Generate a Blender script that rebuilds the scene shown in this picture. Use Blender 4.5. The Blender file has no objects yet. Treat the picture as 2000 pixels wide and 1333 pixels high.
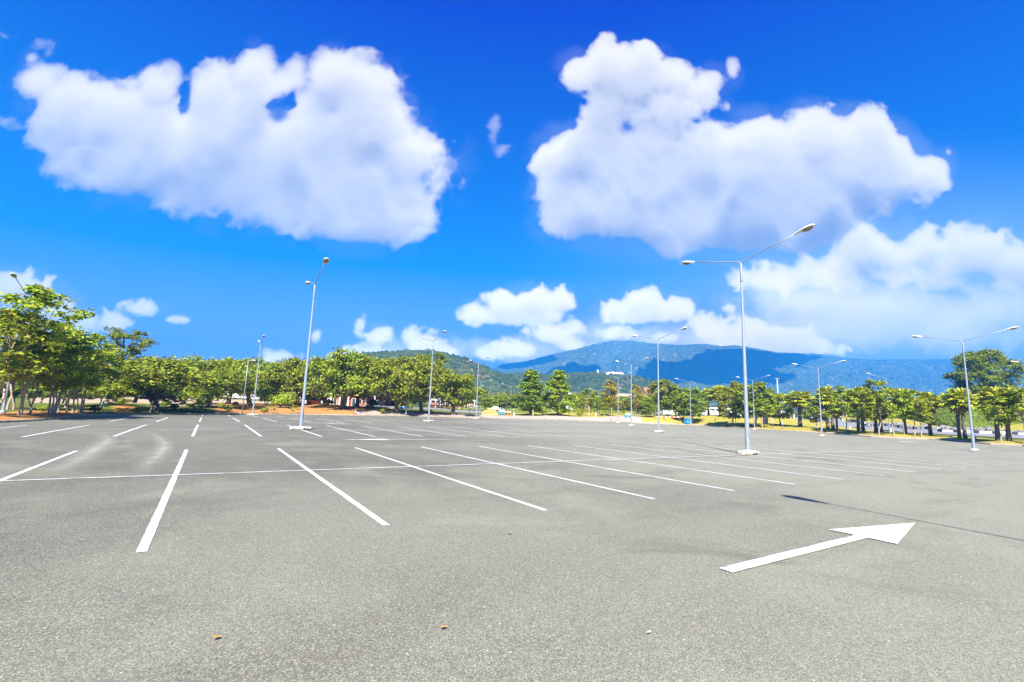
import bpy, bmesh, math, random
import numpy as np
from mathutils import Vector, Matrix, noise as mnoise
random.seed(7)
scene = bpy.context.scene
COL = scene.collection
RAD = math.radians

# ------------------------------------------------------------------ camera
F_PX, PITCH, ROLL, HEAD = 916.3, .1464, .0358, .5651      # focal length for a 2000 px wide picture
CAM = np.array([.4018, -11.7808, 1.527])
PERIOD, HALF, LX0, LDX, LAMP_H = 17.409, 5.659, 4.952, 15.022, 8.44
_cp, _sp, _ch, _sh = math.cos(PITCH), math.sin(PITCH), math.cos(HEAD), math.sin(HEAD)
FWD = np.array([_sh*_cp, _ch*_cp, _sp]); _r = np.array([_ch, -_sh, 0.]); _u = np.cross(_r, FWD)
RIGHT = math.cos(ROLL)*_r + math.sin(ROLL)*_u
UP = -math.sin(ROLL)*_r + math.cos(ROLL)*_u
HF = np.array([_sh, _ch, 0.]); HR = np.array([_ch, -_sh, 0.])
def ray(px, py):
    return FWD + RIGHT*(px-1000)/F_PX - UP*(py-666.5)/F_PX
def PT(px, py, D):
    d = ray(px, py); return CAM + d*(D/(d @ HF))
def depth(x, y): return (x-CAM[0])*_sh + (y-CAM[1])*_ch
def ss(a, b, t):
    t = np.clip((np.asarray(t, float)-a)/(b-a), 0, 1); return t*t*(3-2*t)
def lot_z(x, y):                    # the car park drains gently to two sides
    t = np.asarray(x, float) - .55*np.asarray(y, float)
    return -.33*ss(25, 50, t) - .20*ss(8, 26, -t)
def hit(px, py, dz=0.):
    d = ray(px, py); z = 0.
    for _ in range(30):
        P = CAM + d*((z-CAM[2])/d[2]); z = float(lot_z(P[0], P[1]))+dz
    return P
cam_d = bpy.data.cameras.new('camera'); cam = bpy.data.objects.new('camera', cam_d); COL.objects.link(cam)
cam_d.sensor_width = 36; cam_d.sensor_fit = 'HORIZONTAL'; cam_d.lens = F_PX/2000*36
cam_d.clip_start = .05; cam_d.clip_end = 30000
M = Matrix.Identity(4)
for i, v in enumerate((RIGHT, UP, -FWD)):
    for j in range(3): M[j][i] = v[j]
for j in range(3): M[j][3] = CAM[j]
cam.matrix_world = M
scene.camera = cam
scene.render.resolution_x, scene.render.resolution_y = 1024, 682
scene.view_settings.view_transform = 'Standard'; scene.view_settings.look = 'None'
scene.view_settings.exposure = EXPOSURE = 1.8; scene.view_settings.gamma = 1.0
try:
    scene.cycles.use_denoising = True
    scene.cycles.volume_bounces = 0
    scene.cycles.max_bounces = 6; scene.cycles.transparent_max_bounces = 12
except Exception: pass

# ------------------------------------------------------------------ sun (straight behind the viewer, from the shadows)
SUN_EL = RAD(44.0); SUN_AZ = math.atan2(-5.4, -7.7)     # direction TO the sun, from +y towards +x
SUN = np.array([math.sin(SUN_AZ)*math.cos(SUN_EL), math.cos(SUN_AZ)*math.cos(SUN_EL), math.sin(SUN_EL)])
sd = bpy.data.lights.new('sun', 'SUN'); sd.energy = 4.9; sd.angle = RAD(.53); sd.color = (1, .95, .86)
so = bpy.data.objects.new('sun', sd); COL.objects.link(so)
so.rotation_euler = Vector(-SUN).to_track_quat('-Z', 'Y').to_euler(); so.location = (0, 0, 60)

# ------------------------------------------------------------------ node helpers
def N(nt, typ, **kw):
    n = nt.nodes.new(typ)
    for k, v in kw.items():
        if k in ('ins',): continue
        setattr(n, k, v)
    for k, v in kw.get('ins', {}).items():
        s = n.inputs[k]
        if hasattr(v, 'is_linked') or isinstance(v, bpy.types.NodeSocket): nt.links.new(v, s)
        else: s.default_value = v
    return n
def math_n(nt, op, a, b=None, c=None, clamp=False):
    n = nt.nodes.new('ShaderNodeMath'); n.operation = op; n.use_clamp = clamp
    for i, v in enumerate((a, b, c)):
        if v is None: continue
        if isinstance(v, bpy.types.NodeSocket): nt.links.new(v, n.inputs[i])
        else: n.inputs[i].default_value = v
    return n.outputs[0]
def mixc(nt, f, a, b, mode='MIX'):
    n = nt.nodes.new('ShaderNodeMix'); n.data_type = 'RGBA'; n.blend_type = mode; n.clamp_factor = True
    for s, v in ((n.inputs[0], f), (n.inputs[6], a), (n.inputs[7], b)):
        if isinstance(v, bpy.types.NodeSocket): nt.links.new(v, s)
        elif isinstance(v, (tuple, list)): s.default_value = (*v[:3], 1)
        else: s.default_value = v
    return n.outputs[2]
def ramp(nt, f, stops, interp='LINEAR'):
    n = nt.nodes.new('ShaderNodeValToRGB'); cr = n.color_ramp; cr.interpolation = interp
    while len(cr.elements) > 1: cr.elements.remove(cr.elements[-1])
    cr.elements[0].position = stops[0][0]
    for p, c in stops[1:]: cr.elements.new(p)
    for e, (p, c) in zip(cr.elements, stops):
        e.color = (*c, 1) if len(c) == 3 else c
    nt.links.new(f, n.inputs[0]); return n.outputs[0]
def noise_n(nt, vec, scale, detail=3, rough=.55, dist=0., out='Fac'):
    n = N(nt, 'ShaderNodeTexNoise', ins={'Scale': scale, 'Detail': detail, 'Roughness': rough, 'Distortion': dist})
    if vec is not None: nt.links.new(vec, n.inputs['Vector'])
    return n.outputs[out]
def mapr(nt, v, a, b, c=0., d=1., smooth=False):
    n = nt.nodes.new('ShaderNodeMapRange'); n.clamp = True
    if smooth: n.interpolation_type = 'SMOOTHSTEP'
    nt.links.new(v, n.inputs[0])
    for i, x in enumerate((a, b, c, d)): n.inputs[i+1].default_value = x
    return n.outputs[0]
def newmat(name):
    m = bpy.data.materials.new(name); m.use_nodes = True; nt = m.node_tree; nt.nodes.clear()
    out = nt.nodes.new('ShaderNodeOutputMaterial'); bs = nt.nodes.new('ShaderNodeBsdfPrincipled')
    nt.links.new(bs.outputs[0], out.inputs[0]); return m, nt, bs, out
def setc(nt, sock, v):
    if isinstance(v, bpy.types.NodeSocket): nt.links.new(v, sock)
    elif isinstance(v, (tuple, list)): sock.default_value = (*v[:3], 1)
    else: sock.default_value = v
def objc(nt): return nt.nodes.new('ShaderNodeTexCoord').outputs['Object']
def posc(nt): return nt.nodes.new('ShaderNodeNewGeometry').outputs['Position']
def bump(nt, bs, h, strength=.3, dist=.02):
    b = N(nt, 'ShaderNodeBump', ins={'Strength': strength, 'Distance': dist}); nt.links.new(h, b.inputs['Height'])
    nt.links.new(b.outputs[0], bs.inputs['Normal'])
def simple(name, col, rough=.6, metal=0., var=.15, scale=6., spec=.4, coat=0.):
    m, nt, bs, out = newmat(name)
    n = noise_n(nt, objc(nt), scale, 4)
    c = mixc(nt, mapr(nt, n, .3, .7), tuple(x*(1-var) for x in col), tuple(min(1, x*(1+var)) for x in col))
    setc(nt, bs.inputs['Base Color'], c); bs.inputs['Roughness'].default_value = rough; bs.inputs['Metallic'].default_value = metal
    bs.inputs['Specular IOR Level'].default_value = spec
    if coat: bs.inputs['Coat Weight'].default_value = coat
    return m

# ------------------------------------------------------------------ world: graded Nishita sky with volumetric-lit clouds
def build_world():
    w = bpy.data.worlds.new('World'); scene.world = w; w.use_nodes = True; nt = w.node_tree; nt.nodes.clear()
    out = nt.nodes.new('ShaderNodeOutputWorld'); bg = nt.nodes.new('ShaderNodeBackground'); nt.links.new(bg.outputs[0], out.inputs[0])
    bg.inputs[1].default_value = SKY_STRENGTH
    sky = nt.nodes.new('ShaderNodeTexSky'); sky.sky_type = 'NISHITA'; sky.sun_disc = False
    sky.sun_elevation = SUN_EL; sky.sun_rotation = SUN_AZ
    sky.air_density, sky.dust_density, sky.ozone_density = SKY_ADO
    sep = nt.nodes.new('ShaderNodeSeparateColor'); nt.links.new(sky.outputs[0], sep.inputs[0])
    g = [0, 0, 0]
    for i, (a, off, pw) in enumerate(SKY_GRADE):
        t = math_n(nt, 'MAXIMUM', math_n(nt, 'SUBTRACT', sep.outputs[i], off), 1e-4)
        g[i] = math_n(nt, 'MULTIPLY', math_n(nt, 'POWER', t, pw), a)
    cmb = nt.nodes.new('ShaderNodeCombineColor')
    for i in range(3): nt.links.new(g[i], cmb.inputs[i])
    tc = nt.nodes.new('ShaderNodeTexCoord').outputs['Generated']
    def dot(v):
        n = nt.nodes.new('ShaderNodeVectorMath'); n.operation = 'DOT_PRODUCT'; nt.links.new(tc, n.inputs[0]); n.inputs[1].default_value = tuple(v); return n.outputs['Value']
    f, r, z = dot(HF), dot(HR), dot((0, 0, 1))
    fs = math_n(nt, 'MAXIMUM', f, .02)
    u = math_n(nt, 'DIVIDE', r, fs); v = math_n(nt, 'DIVIDE', z, fs)
    # the air is milkier towards one side of the sky, where more cloud lies
    milk = math_n(nt, 'MULTIPLY', mapr(nt, u, MILK[0], MILK[1], 0, 1, True), mapr(nt, v, MILK[2], MILK[3], 1, 0, True))
    sk = mixc(nt, math_n(nt, 'MULTIPLY', milk, MILK[4]), cmb.outputs[0], tuple(c/SKY_STRENGTH for c in MILK_COL))
    iu = mapr(nt, u, CU0, CU1); iv = mapr(nt, v, CV0, CV1)
    cv = nt.nodes.new('ShaderNodeCombineXYZ'); nt.links.new(iu, cv.inputs[0]); nt.links.new(iv, cv.inputs[1])
    lum, alp = cloud_image()
    H, W = lum.shape
    # soft fade at the border of the cloud field
    yy, xx = np.mgrid[0:H, 0:W]; e = np.minimum.reduce([xx, W-1-xx, H-1-yy, yy])/12.
    alp = alp*np.clip(e, 0, 1)
    img = bpy.data.images.new('cloud_field', W, H, alpha=False, float_buffer=True); img.colorspace_settings.name = 'Non-Color'
    buf = np.ones((H, W, 4), np.float32); buf[..., 0] = lum; buf[..., 1] = alp; buf[..., 2] = 0
    img.pixels.foreach_set(buf.ravel()); img.update()
    it = nt.nodes.new('ShaderNodeTexImage'); it.image = img; it.extension = 'CLIP'; it.interpolation = 'Cubic'
    nt.links.new(cv.outputs[0], it.inputs[0])
    s2 = nt.nodes.new('ShaderNodeSeparateColor'); nt.links.new(it.outputs[0], s2.inputs[0])
    L = mapr(nt, s2.outputs[0], .17, .78)
    cc = ramp(nt, L, [(0, CLOUD_COL[0]), (.58, CLOUD_COL[1]), (1, CLOUD_COL[2])])
    cc = mixc(nt, mapr(nt, v, .1, .5, 1, 0), cc, mixc(nt, 1., cc, (1.10, .98, .74), 'MULTIPLY'))
    sc = nt.nodes.new('ShaderNodeVectorMath'); sc.operation = 'SCALE'; nt.links.new(cc, sc.inputs[0]); nt.links.new(math_n(nt, 'MULTIPLY', math_n(nt, 'EXPONENT', math_n(nt, 'DIVIDE', .175, math_n(nt, 'MAXIMUM', v, .085))), (.75)*CLOUD_GAIN/SKY_STRENGTH), sc.inputs[3])
    front = mapr(nt, f, .05, .15)
    a = math_n(nt, 'MULTIPLY', math_n(nt, 'MULTIPLY', s2.outputs[1], front), .97)
    # clouds near the horizon fade into the air
    a = math_n(nt, 'MULTIPLY', a, mapr(nt, v, .04, .30, .80, 1.0))
    nt.links.new(mixc(nt, a, sk, sc.outputs[0]), bg.inputs[0])
    w.cycles.sampling_method = 'MANUAL'; w.cycles.sample_map_resolution = 512
SKY_STRENGTH = .10
SKY_ADO = (.7, .2, 6.0)
SKY_GRADE = [(1.05, 1.12, .85), (.76, .83, .74), (1.20, 0., .59)]
MILK = (-.1, 1.2, .05, .7, .6); MILK_COL = (.36, .40, .32)
CLOUD_COL = [(.33, .41, .61), (.96, .95, .94), (1.34, 1.26, 1.06)]
CLOUD_GAIN = .287
SUN_TAN = 1.35
AMB = .42
# ---- clouds: a small volume of noise per cloud, lit by marching the sun through it ----
CLOUD_PPU = 460.0; CU0, CU1, CV0, CV1 = -1.45, 1.45, -0.02, 1.32
def px_uv(px, py):
    d = ray(px, py)
    return (d @ HR) / (d @ HF), d[2] / (d @ HF)
def bspline_mat(n, cell, off, nl):
    M = np.zeros((n, nl), np.float32)
    x = (np.arange(n) + off) / cell
    i = np.floor(x).astype(int); f = (x - i).astype(np.float32)
    w = ((1-f)**3/6, (3*f**3-6*f**2+4)/6, (-3*f**3+3*f**2+3*f+1)/6, f**3/6)
    for k in range(4):
        M[np.arange(n), np.clip(i + k, 0, nl-1)] += w[k]
    return M
def noise3(shape, cells, rng):
    ms = []
    for n, c in zip(shape, cells):
        ms.append(bspline_mat(n, c, rng.random() * c, int(n / c) + 6))
    L = rng.standard_normal([m.shape[1] for m in ms]).astype(np.float32)
    L = np.tensordot(ms[0], L, (1, 0))
    L = np.einsum('ajk,bj->abk', L, ms[1], optimize=True)
    return L @ ms[2].T          # roughly unit lattice noise smoothed
def fbm3(shape, cell, octv, rng, gain=.60, billow=.7, lac=2.05):
    out = np.zeros(shape, np.float32); a = 1.0; tot = 0
    for o in range(octv):
        c = max(cell, 1.6)
        n = noise3(shape, (c, c, c), rng) * 1.9
        out += a * ((1-billow) * n + billow * (0.75 - 1.6*np.abs(n)))
        tot += a*a; a *= gain; cell /= lac
        if cell < 1.6: break
    return out / math.sqrt(tot)
def cloud_image():
    W = int((CU1-CU0)*CLOUD_PPU); H = int((CV1-CV0)*CLOUD_PPU)
    lum = np.ones((H, W), np.float32); alp = np.zeros((H, W), np.float32)
    for gi, (cell, amp, sig, soft, blobs) in enumerate(CLOUD_GROUPS):
        rng = np.random.default_rng(100 + gi)
        B = []
        for b in blobs:
            cx, cy, rx, ry = b[:4]; dn = b[4] if len(b) > 4 else 1.0
            u, v = px_uv(cx, cy); u2, _ = px_uv(cx+rx, cy); u1, _ = px_uv(cx-rx, cy)
            _, v1 = px_uv(cx, cy-ry); _, v2 = px_uv(cx, cy+ry)
            B.append(((u-CU0)*CLOUD_PPU, (v-CV0)*CLOUD_PPU, (u2-u1)/2*CLOUD_PPU, (v1-v2)/2*CLOUD_PPU, dn))
        pad = 40
        x0 = int(max(0, min(b[0]-b[2] for b in B)-pad)); x1 = int(min(W, max(b[0]+b[2] for b in B)+pad))
        y0 = int(max(0, min(b[1]-b[3] for b in B)-pad)); y1 = int(min(H, max(b[1]+b[3] for b in B)+pad))
        if x1-x0 < 8 or y1-y0 < 8: continue
        rmax = max(min(b[2], b[3]) for b in B)
        dz = 3.0
        nz = int(min(44, max(12, 2.1*rmax/dz)))
        dz = 2.1*rmax/nz
        X = np.arange(x0, x1, dtype=np.float32)[None, :, None]; Y = np.arange(y0, y1, dtype=np.float32)[:, None, None]
        Z = ((np.arange(nz, dtype=np.float32)+.5)*dz - 1.05*rmax)[None, None, :]
        S = np.full((y1-y0, x1-x0, nz), -1.0, np.float32)
        HOLE = np.zeros((y1-y0, x1-x0, 1), np.float32)
        for (cx, cy, rx, ry, dn) in B:
            if dn < 0:
                HOLE += -dn*np.exp(-(((X-cx)/rx)**2 + ((Y-cy)/ry)**2)); continue
            rz = 0.9*min(rx, ry)+.1*max(rx, ry)
            zo = (rng.random()-.5)*.5*rz
            jx0 = max(0, int(cx-1.5*rx-x0)); jx1 = min(x1-x0, int(cx+1.5*rx-x0)+1)
            jy0 = max(0, int(cy-1.5*ry-y0)); jy1 = min(y1-y0, int(cy+1.5*ry-y0)+1)
            if jx1 <= jx0 or jy1 <= jy0: continue
            Xs = X[:, jx0:jx1]; Ys = Y[jy0:jy1]
            r = np.sqrt(((Xs-cx)/rx)**2 + ((Ys-cy)/ry)**2 + ((Z-zo)/rz)**2)
            s = (1.0 - r)*dn + (dn-1)*.25
            sub = S[jy0:jy1, jx0:jx1]
            h = np.clip(.5+.5*(s-sub)/.42, 0, 1)
            S[jy0:jy1, jx0:jx1] = sub*(1-h)+s*h + .42*h*(1-h)
        cz = cell
        N = fbm3(S.shape, cz, 6, rng)
        S -= HOLE*np.clip(.34 - 1.1*N[:, :, N.shape[2]//3:N.shape[2]//3+1], .0, 2.0)
        # anisotropic cell in depth handled by dz ratio
        inn = np.clip((S-.16)/.34, 0, 1); inn = inn*inn*(3-2*inn)
        D = S + amp*N*(1-.80*inn) - .10
        D = np.clip(D/soft, 0, 1) + .014*np.clip((S + .17 - .80*N)/.55, 0, 1)*np.clip((S+.40)/.3, 0, 1)
        D *= sig*dz
        # light march: sun from behind the viewer, coming down
        sh = dz*SUN_TAN
        L = np.zeros(D.shape[:2], np.float32); T = np.ones_like(L); Cc = np.zeros_like(L)
        acc = 0.0
        tau_up = np.flip(np.cumsum(np.flip(D.mean(2), 0), 0), 0)*3.0/dz/sig*.06
        for k in range(D.shape[2]):
            d = D[:, :, k]
            e = 1-np.exp(-d)
            lit = .34*np.exp(-.9*L) + .26*np.exp(-.2*L) + .40*np.exp(-AMB*tau_up)
            Cc += T*e*lit
            T *= np.exp(-d)
            L = L + d*.9
            acc += sh
            s = int(acc); acc -= s
            if s:
                L2 = np.zeros_like(L); L2[:-s or None] = L[s:]; L = L2
        a = 1-T
        l = np.where(a > 1e-3, Cc/np.maximum(a, 1e-3), 1.0)
        A0 = alp[y0:y1, x0:x1]; L0 = lum[y0:y1, x0:x1]
        An = a + A0*(1-a)
        lum[y0:y1, x0:x1] = np.where(An > 1e-3, (l*a + L0*A0*(1-a))/np.maximum(An, 1e-3), l)
        alp[y0:y1, x0:x1] = An
    def blur(a, r):
        for ax in (0, 1):
            for _ in range(2):
                c = np.cumsum(np.pad(a, [(r+1, r) if k == ax else (0, 0) for k in (0, 1)], mode='edge'), axis=ax, dtype=np.float64)
                a = (c[2*r+1:] - c[:-2*r-1] if ax == 0 else c[:, 2*r+1:] - c[:, :-2*r-1])/(2*r+1)
        return a
    w = np.maximum(alp, 1e-3); sm = blur(lum*w, 5)/blur(w, 5); big = blur(lum*w, 14)/blur(w, 14)
    return (.40*lum + .32*sm + .28*big).astype(np.float32), alp
CLOUD_GROUPS = [
 # far haze sheets on the right
 (26, .30, .034, .9, [(1700,610,230,64,.9),(1850,640,180,50,.9),(1560,590,150,44,.85),(1500,560,110,42,.85),(1950,600,120,64,.85),(1640,660,160,38,.9),(1480,680,140,30,.9)]),
 # low cumuli along the horizon
 (18, .50, .15, .46, [(1010,684,62,24),(1072,655,52,28),(955,692,32,15,.95),(1120,640,46,24,.85),(1110,675,50,20,.9),(1390,648,66,38),(1470,655,76,38),(1545,662,74,34),(1450,690,130,34),(1590,680,80,26,.9),(1420,604,22,10,.9),(1200,652,70,16,.85),(1300,660,60,18,.85)]),
 (17, .50, .15, .46, [(832,672,54,27),(868,690,46,24),(742,655,34,25),(702,636,17,24,.95),(722,692,56,22),(800,658,26,22,.95),(618,658,13,16,.9),(545,696,42,18,.95),(680,692,34,16,.9),(655,700,26,14,.9)]),
 (18, .50, .14, .46, [(40,572,80,46),(110,600,56,36),(160,627,54,28),(222,630,50,22),(275,603,48,19),(345,625,28,13,.9),(15,546,44,26),(80,640,90,34,.9),(120,640,80,24,.9)]),
 (20, .44, .15, .42, [(928,612,38,27),(985,598,52,36),(1050,593,54,40),(1094,588,32,34),(1000,626,84,15),(1040,612,70,26)]),
 (20, .44, .15, .42, [(1198,608,40,26),(1255,590,44,35),(1324,600,42,29),(1240,617,90,17),(1285,610,60,22)]),
 # lower right
 (24, .44, .10, .46, [(1600,540,130,40,.88),(1500,548,90,38,.85),(1690,478,74,48),(1740,500,70,40),(1800,480,62,46),(1850,520,60,40),(1905,495,78,66),(1990,520,74,62),(1840,550,90,26,.9),(1755,540,90,26,.9),(1640,520,86,34,.92)]),
 (34, .55, .030, .9, [(1720,590,190,46,.95),(1880,610,150,50,.95),(1560,590,150,46,.92),(1640,640,220,44,.95),(1400,668,240,44,.95),(1160,655,130,32,.92),(1030,684,150,30,.95),(830,684,160,26,.92),(1850,660,190,40,.9)]),
 # right cloud
 (34, .38, .12, .34, [(1130,142,46,40),(1190,122,56,46),(1250,120,52,44),(1310,150,50,40),(1230,160,80,42),(1187,80,20,18,.8),(1395,152,27,26,.82),(1385,190,30,30,.72),(1345,212,42,34,.76),(1430,140,24,30,.72),(1248,226,44,34,.84),(1182,220,38,56),(1280,200,40,26,.85),(1310,215,48,44,.85),(1330,175,50,30,.9),(1385,160,34,30,.85),(1180,235,46,60),(1290,255,60,30,.9),(1232,218,18,10,-.55),(1252,230,20,10,-.6),(1420,210,16,20,.7),
   (1250,372,180,84),(1550,362,210,84),(1400,425,260,62),(1200,140,90,40),(1100,320,66,60),(1150,290,80,60),(1082,365,52,55),(1100,430,60,48),(1200,305,90,66),(1180,400,110,85),(1260,285,70,44),(1300,345,110,80),(1300,435,130,55),(1400,330,90,78),(1390,265,42,36),(1490,262,60,46),(1510,300,90,60),(1595,250,72,60),(1690,255,64,58),(1745,300,62,60),(1600,330,120,88),(1700,345,110,74),(1795,340,62,48),(1830,325,40,30,.85),(1852,298,14,14,.75),(1500,290,110,66),(1640,290,120,70),(1500,400,130,78),(1450,465,130,46,.95),(1620,405,100,50),(1320,480,80,36,.9),(1560,460,120,46,.9)]),
 # left cloud
 (38, .40, .085, .50, [(300,292,210,84),(640,330,240,108),(470,310,150,110),(160,230,110,66),(690,420,130,66),(72,160,56,44),(60,115,22,18,.85),(140,190,82,52),(130,250,62,66),(205,210,80,62),(170,312,78,52),(250,232,90,68),(260,330,110,72),(305,172,46,52),(335,150,20,30),(330,262,100,80),(360,372,110,50),(418,172,50,58),(420,270,100,80),(450,362,110,72),(505,135,42,52),(500,185,50,50),(575,140,28,40,.85),(640,138,42,56),(690,165,86,72),(742,230,78,84),(785,310,78,74),(650,272,110,90),(560,292,110,66),(560,392,110,70),(690,390,130,84),(790,375,58,48),(805,452,34,24,.9),(760,440,70,48),(800,420,44,50,.9),(700,445,110,40,.95),(470,215,90,60),(600,215,60,50),(560,160,60,30),(640,150,50,62),(410,190,60,62),(490,150,52,56),(566,192,9,14,-.6),(552,204,16,8,-.6),(530,208,14,6,-.4),(572,206,8,8,-.5),(520,203,22,9,-.3),(358,190,9,26,-.9)]),
 (14, .62, .045, .9, [(78,88,28,14,.8),(10,238,34,14,.85),(48,250,40,9,.8),(872,325,24,22,.9),(966,248,17,26,.9),(981,296,22,15,.9),(962,272,12,26,.85),(95,105,14,10,.75),(0,70,30,8,.6)]),
]
# ------------------------------------------------------------------ mesh helpers
class MB:
    def __init__(s): s.v = []; s.f = []; s.m = []; s.sm = []
    def add(s, v, f, mi=0, smooth=False):
        o = len(s.v); s.v.extend(tuple(map(float, p)) for p in v)
        s.f.extend(tuple(o+i for i in q) for q in f); s.m.extend([mi]*len(f)); s.sm.extend([smooth]*len(f)); return s
    def box(s, c, d, rz=0., mi=0, bev=0.):
        x, y, z = (t/2 for t in d)
        if bev:
            b = min(bev, x*.9, y*.9, z*.9); V = []
            lay = [(-z, b), (-z+b, 0), (z-b, 0), (z, b)]
            for zz, i in lay:
                for (a, e) in ((x-i, y-i-b if i == 0 else y-i-b), ):
                    X, Y = x-i, y-i
                    V += [(X-b, -Y, zz), (X, -Y+b, zz), (X, Y-b, zz), (X-b, Y, zz), (-X+b, Y, zz), (-X, Y-b, zz), (-X, -Y+b, zz), (-X+b, -Y, zz)]
            Fc = [tuple(range(7, -1, -1)), tuple(range(24, 32))]
            for k in range(3):
                for i in range(8):
                    j = (i+1) % 8; Fc.append((k*8+i, k*8+j, k*8+8+j, k*8+8+i))
        else:
            V = [(-x, -y, -z), (x, -y, -z), (x, y, -z), (-x, y, -z), (-x, -y, z), (x, -y, z), (x, y, z), (-x, y, z)]
            Fc = [(3, 2, 1, 0), (4, 5, 6, 7), (0, 1, 5, 4), (1, 2, 6, 5), (2, 3, 7, 6), (3, 0, 4, 7)]
        ca, sa = math.cos(rz), math.sin(rz)
        s.add([(c[0]+ca*a-sa*b_, c[1]+sa*a+ca*b_, c[2]+q) for a, b_, q in V], Fc, mi); return s
    def tube(s, pts, rad, n=8, mi=0, cap=True):
        pts = [Vector(p) for p in pts]; V = []; Fc = []
        if not hasattr(rad, '__len__'): rad = [rad]*len(pts)
        ref = None
        for i, p in enumerate(pts):
            t = (pts[min(i+1, len(pts)-1)] - pts[max(i-1, 0)])
            t = t.normalized() if t.length > 1e-9 else Vector((0, 0, 1))
            if ref is None: ref = Vector((1, 0, 0)) if abs(t.x) < .8 else Vector((0, 1, 0))
            a = (ref - t*ref.dot(t)).normalized(); ref = a; b = t.cross(a)
            for k in range(n):
                w = 2*math.pi*k/n; V.append(p + (a*math.cos(w)+b*math.sin(w))*rad[i])
        for i in range(len(pts)-1):
            for k in range(n):
                j = (k+1) % n; Fc.append((i*n+k, i*n+j, i*n+n+j, i*n+n+k))
        if cap: Fc += [tuple(range(n-1, -1, -1)), tuple((len(pts)-1)*n+k for k in range(n))]
        s.add(V, Fc, mi, True); return s
    def lathe(s, prof, n=16, c=(0, 0, 0), mi=0, sx=1., sy=1.):
        V = []; Fc = []
        for r, z in prof:
            for k in range(n):
                w = 2*math.pi*k/n; V.append((c[0]+r*sx*math.cos(w), c[1]+r*sy*math.sin(w), c[2]+z))
        for i in range(len(prof)-1):
            for k in range(n):
                j = (k+1) % n; Fc.append((i*n+k, i*n+j, i*n+n+j, i*n+n+k))
        if prof[0][0] > 1e-6: Fc.append(tuple(range(n-1, -1, -1)))
        if prof[-1][0] > 1e-6: Fc.append(tuple((len(prof)-1)*n+k for k in range(n)))
        s.add(V, Fc, mi, True); return s
    def blob(s, c, r, seed=0, rough=.2, n=2, freq=1.5, mi=0, smooth=True):
        bm = bmesh.new(); bmesh.ops.create_icosphere(bm, subdivisions=n, radius=1)
        off = Vector((seed*7.13, seed*3.7, seed*1.9)); V = []
        for v in bm.verts:
            k = 1+rough*mnoise.noise(v.co*freq+off)*1.6+rough*.5*mnoise.noise(v.co*freq*2.7+off)
            V.append((c[0]+v.co.x*k*r[0], c[1]+v.co.y*k*r[1], c[2]+v.co.z*k*r[2]))
        bm.verts.index_update(); s.add(V, [tuple(v.index for v in f.verts) for f in bm.faces], mi, smooth); bm.free(); return s
    def mesh(s, name, mats):
        me = bpy.data.meshes.new(name); me.from_pydata(s.v, [], s.f)
        for m in (mats if isinstance(mats, (list, tuple)) else [mats]): me.materials.append(m)
        me.polygons.foreach_set('material_index', s.m); me.polygons.foreach_set('use_smooth', s.sm); me.update(); return me
    def build(s, name, mats, parent=None):
        return link(name, s.mesh(name, mats), parent)
def link(name, me, parent=None, loc=None):
    o = bpy.data.objects.new(name, me); COL.objects.link(o)
    if parent: o.parent = parent
    if loc is not None: o.location = tuple(map(float, loc))
    return o
def tag(o, label=None, cat=None, group=None, kind=None):
    for k, v in (('label', label), ('category', cat), ('group', group), ('kind', kind)):
        if v: o[k] = v
    return o
def thing(name, label, cat, loc=(0, 0, 0), rz=0., group=None, scale=None):
    o = link(name, None); o.location = tuple(map(float, loc)); o.rotation_euler = (0, 0, rz); o.empty_display_size = .5
    if scale: o.scale = scale
    return tag(o, label, cat, group)
KIDS = {}
def dup(root, loc, rz=0., label=None, group=None, scale=None):
    """a copy of a thing with copies of its parts and sub-parts"""
    def go(o, par):
        c = o.copy(); COL.objects.link(c)
        if par: c.parent = par
        for ch in o.children: go(ch, c)
        return c
    r = go(root, None); r.location = tuple(map(float, loc)); r.rotation_euler = (0, 0, rz)
    if scale: r.scale = scale
    if label: r['label'] = label
    if group: r['group'] = group
    return r
def np_mesh(name, V, Q, mat, smooth=False):
    me = bpy.data.meshes.new(name); V = np.asarray(V, np.float32); Q = np.asarray(Q, np.int32)
    k = Q.shape[1]
    me.vertices.add(len(V)); me.vertices.foreach_set('co', V.ravel())
    me.loops.add(Q.size); me.loops.foreach_set('vertex_index', Q.ravel())
    me.polygons.add(len(Q)); me.polygons.foreach_set('loop_start', np.arange(0, Q.size, k, dtype=np.int32))
    me.polygons.foreach_set('loop_total', np.full(len(Q), k, np.int32))
    if smooth: me.polygons.foreach_set('use_smooth', np.ones(len(Q), bool))
    for m in (mat if isinstance(mat, (list, tuple)) else [mat]): me.materials.append(m)
    me.update(calc_edges=True); return me
def grid_quads(r, c, wrap=False):
    i = np.arange(r-1)[:, None]; j = np.arange(c if wrap else c-1)[None, :]; j2 = (j+1) % c
    a = i*c+j; b = i*c+j2; return np.stack([a, b, b+c, a+c], -1).reshape(-1, 4)

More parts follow.
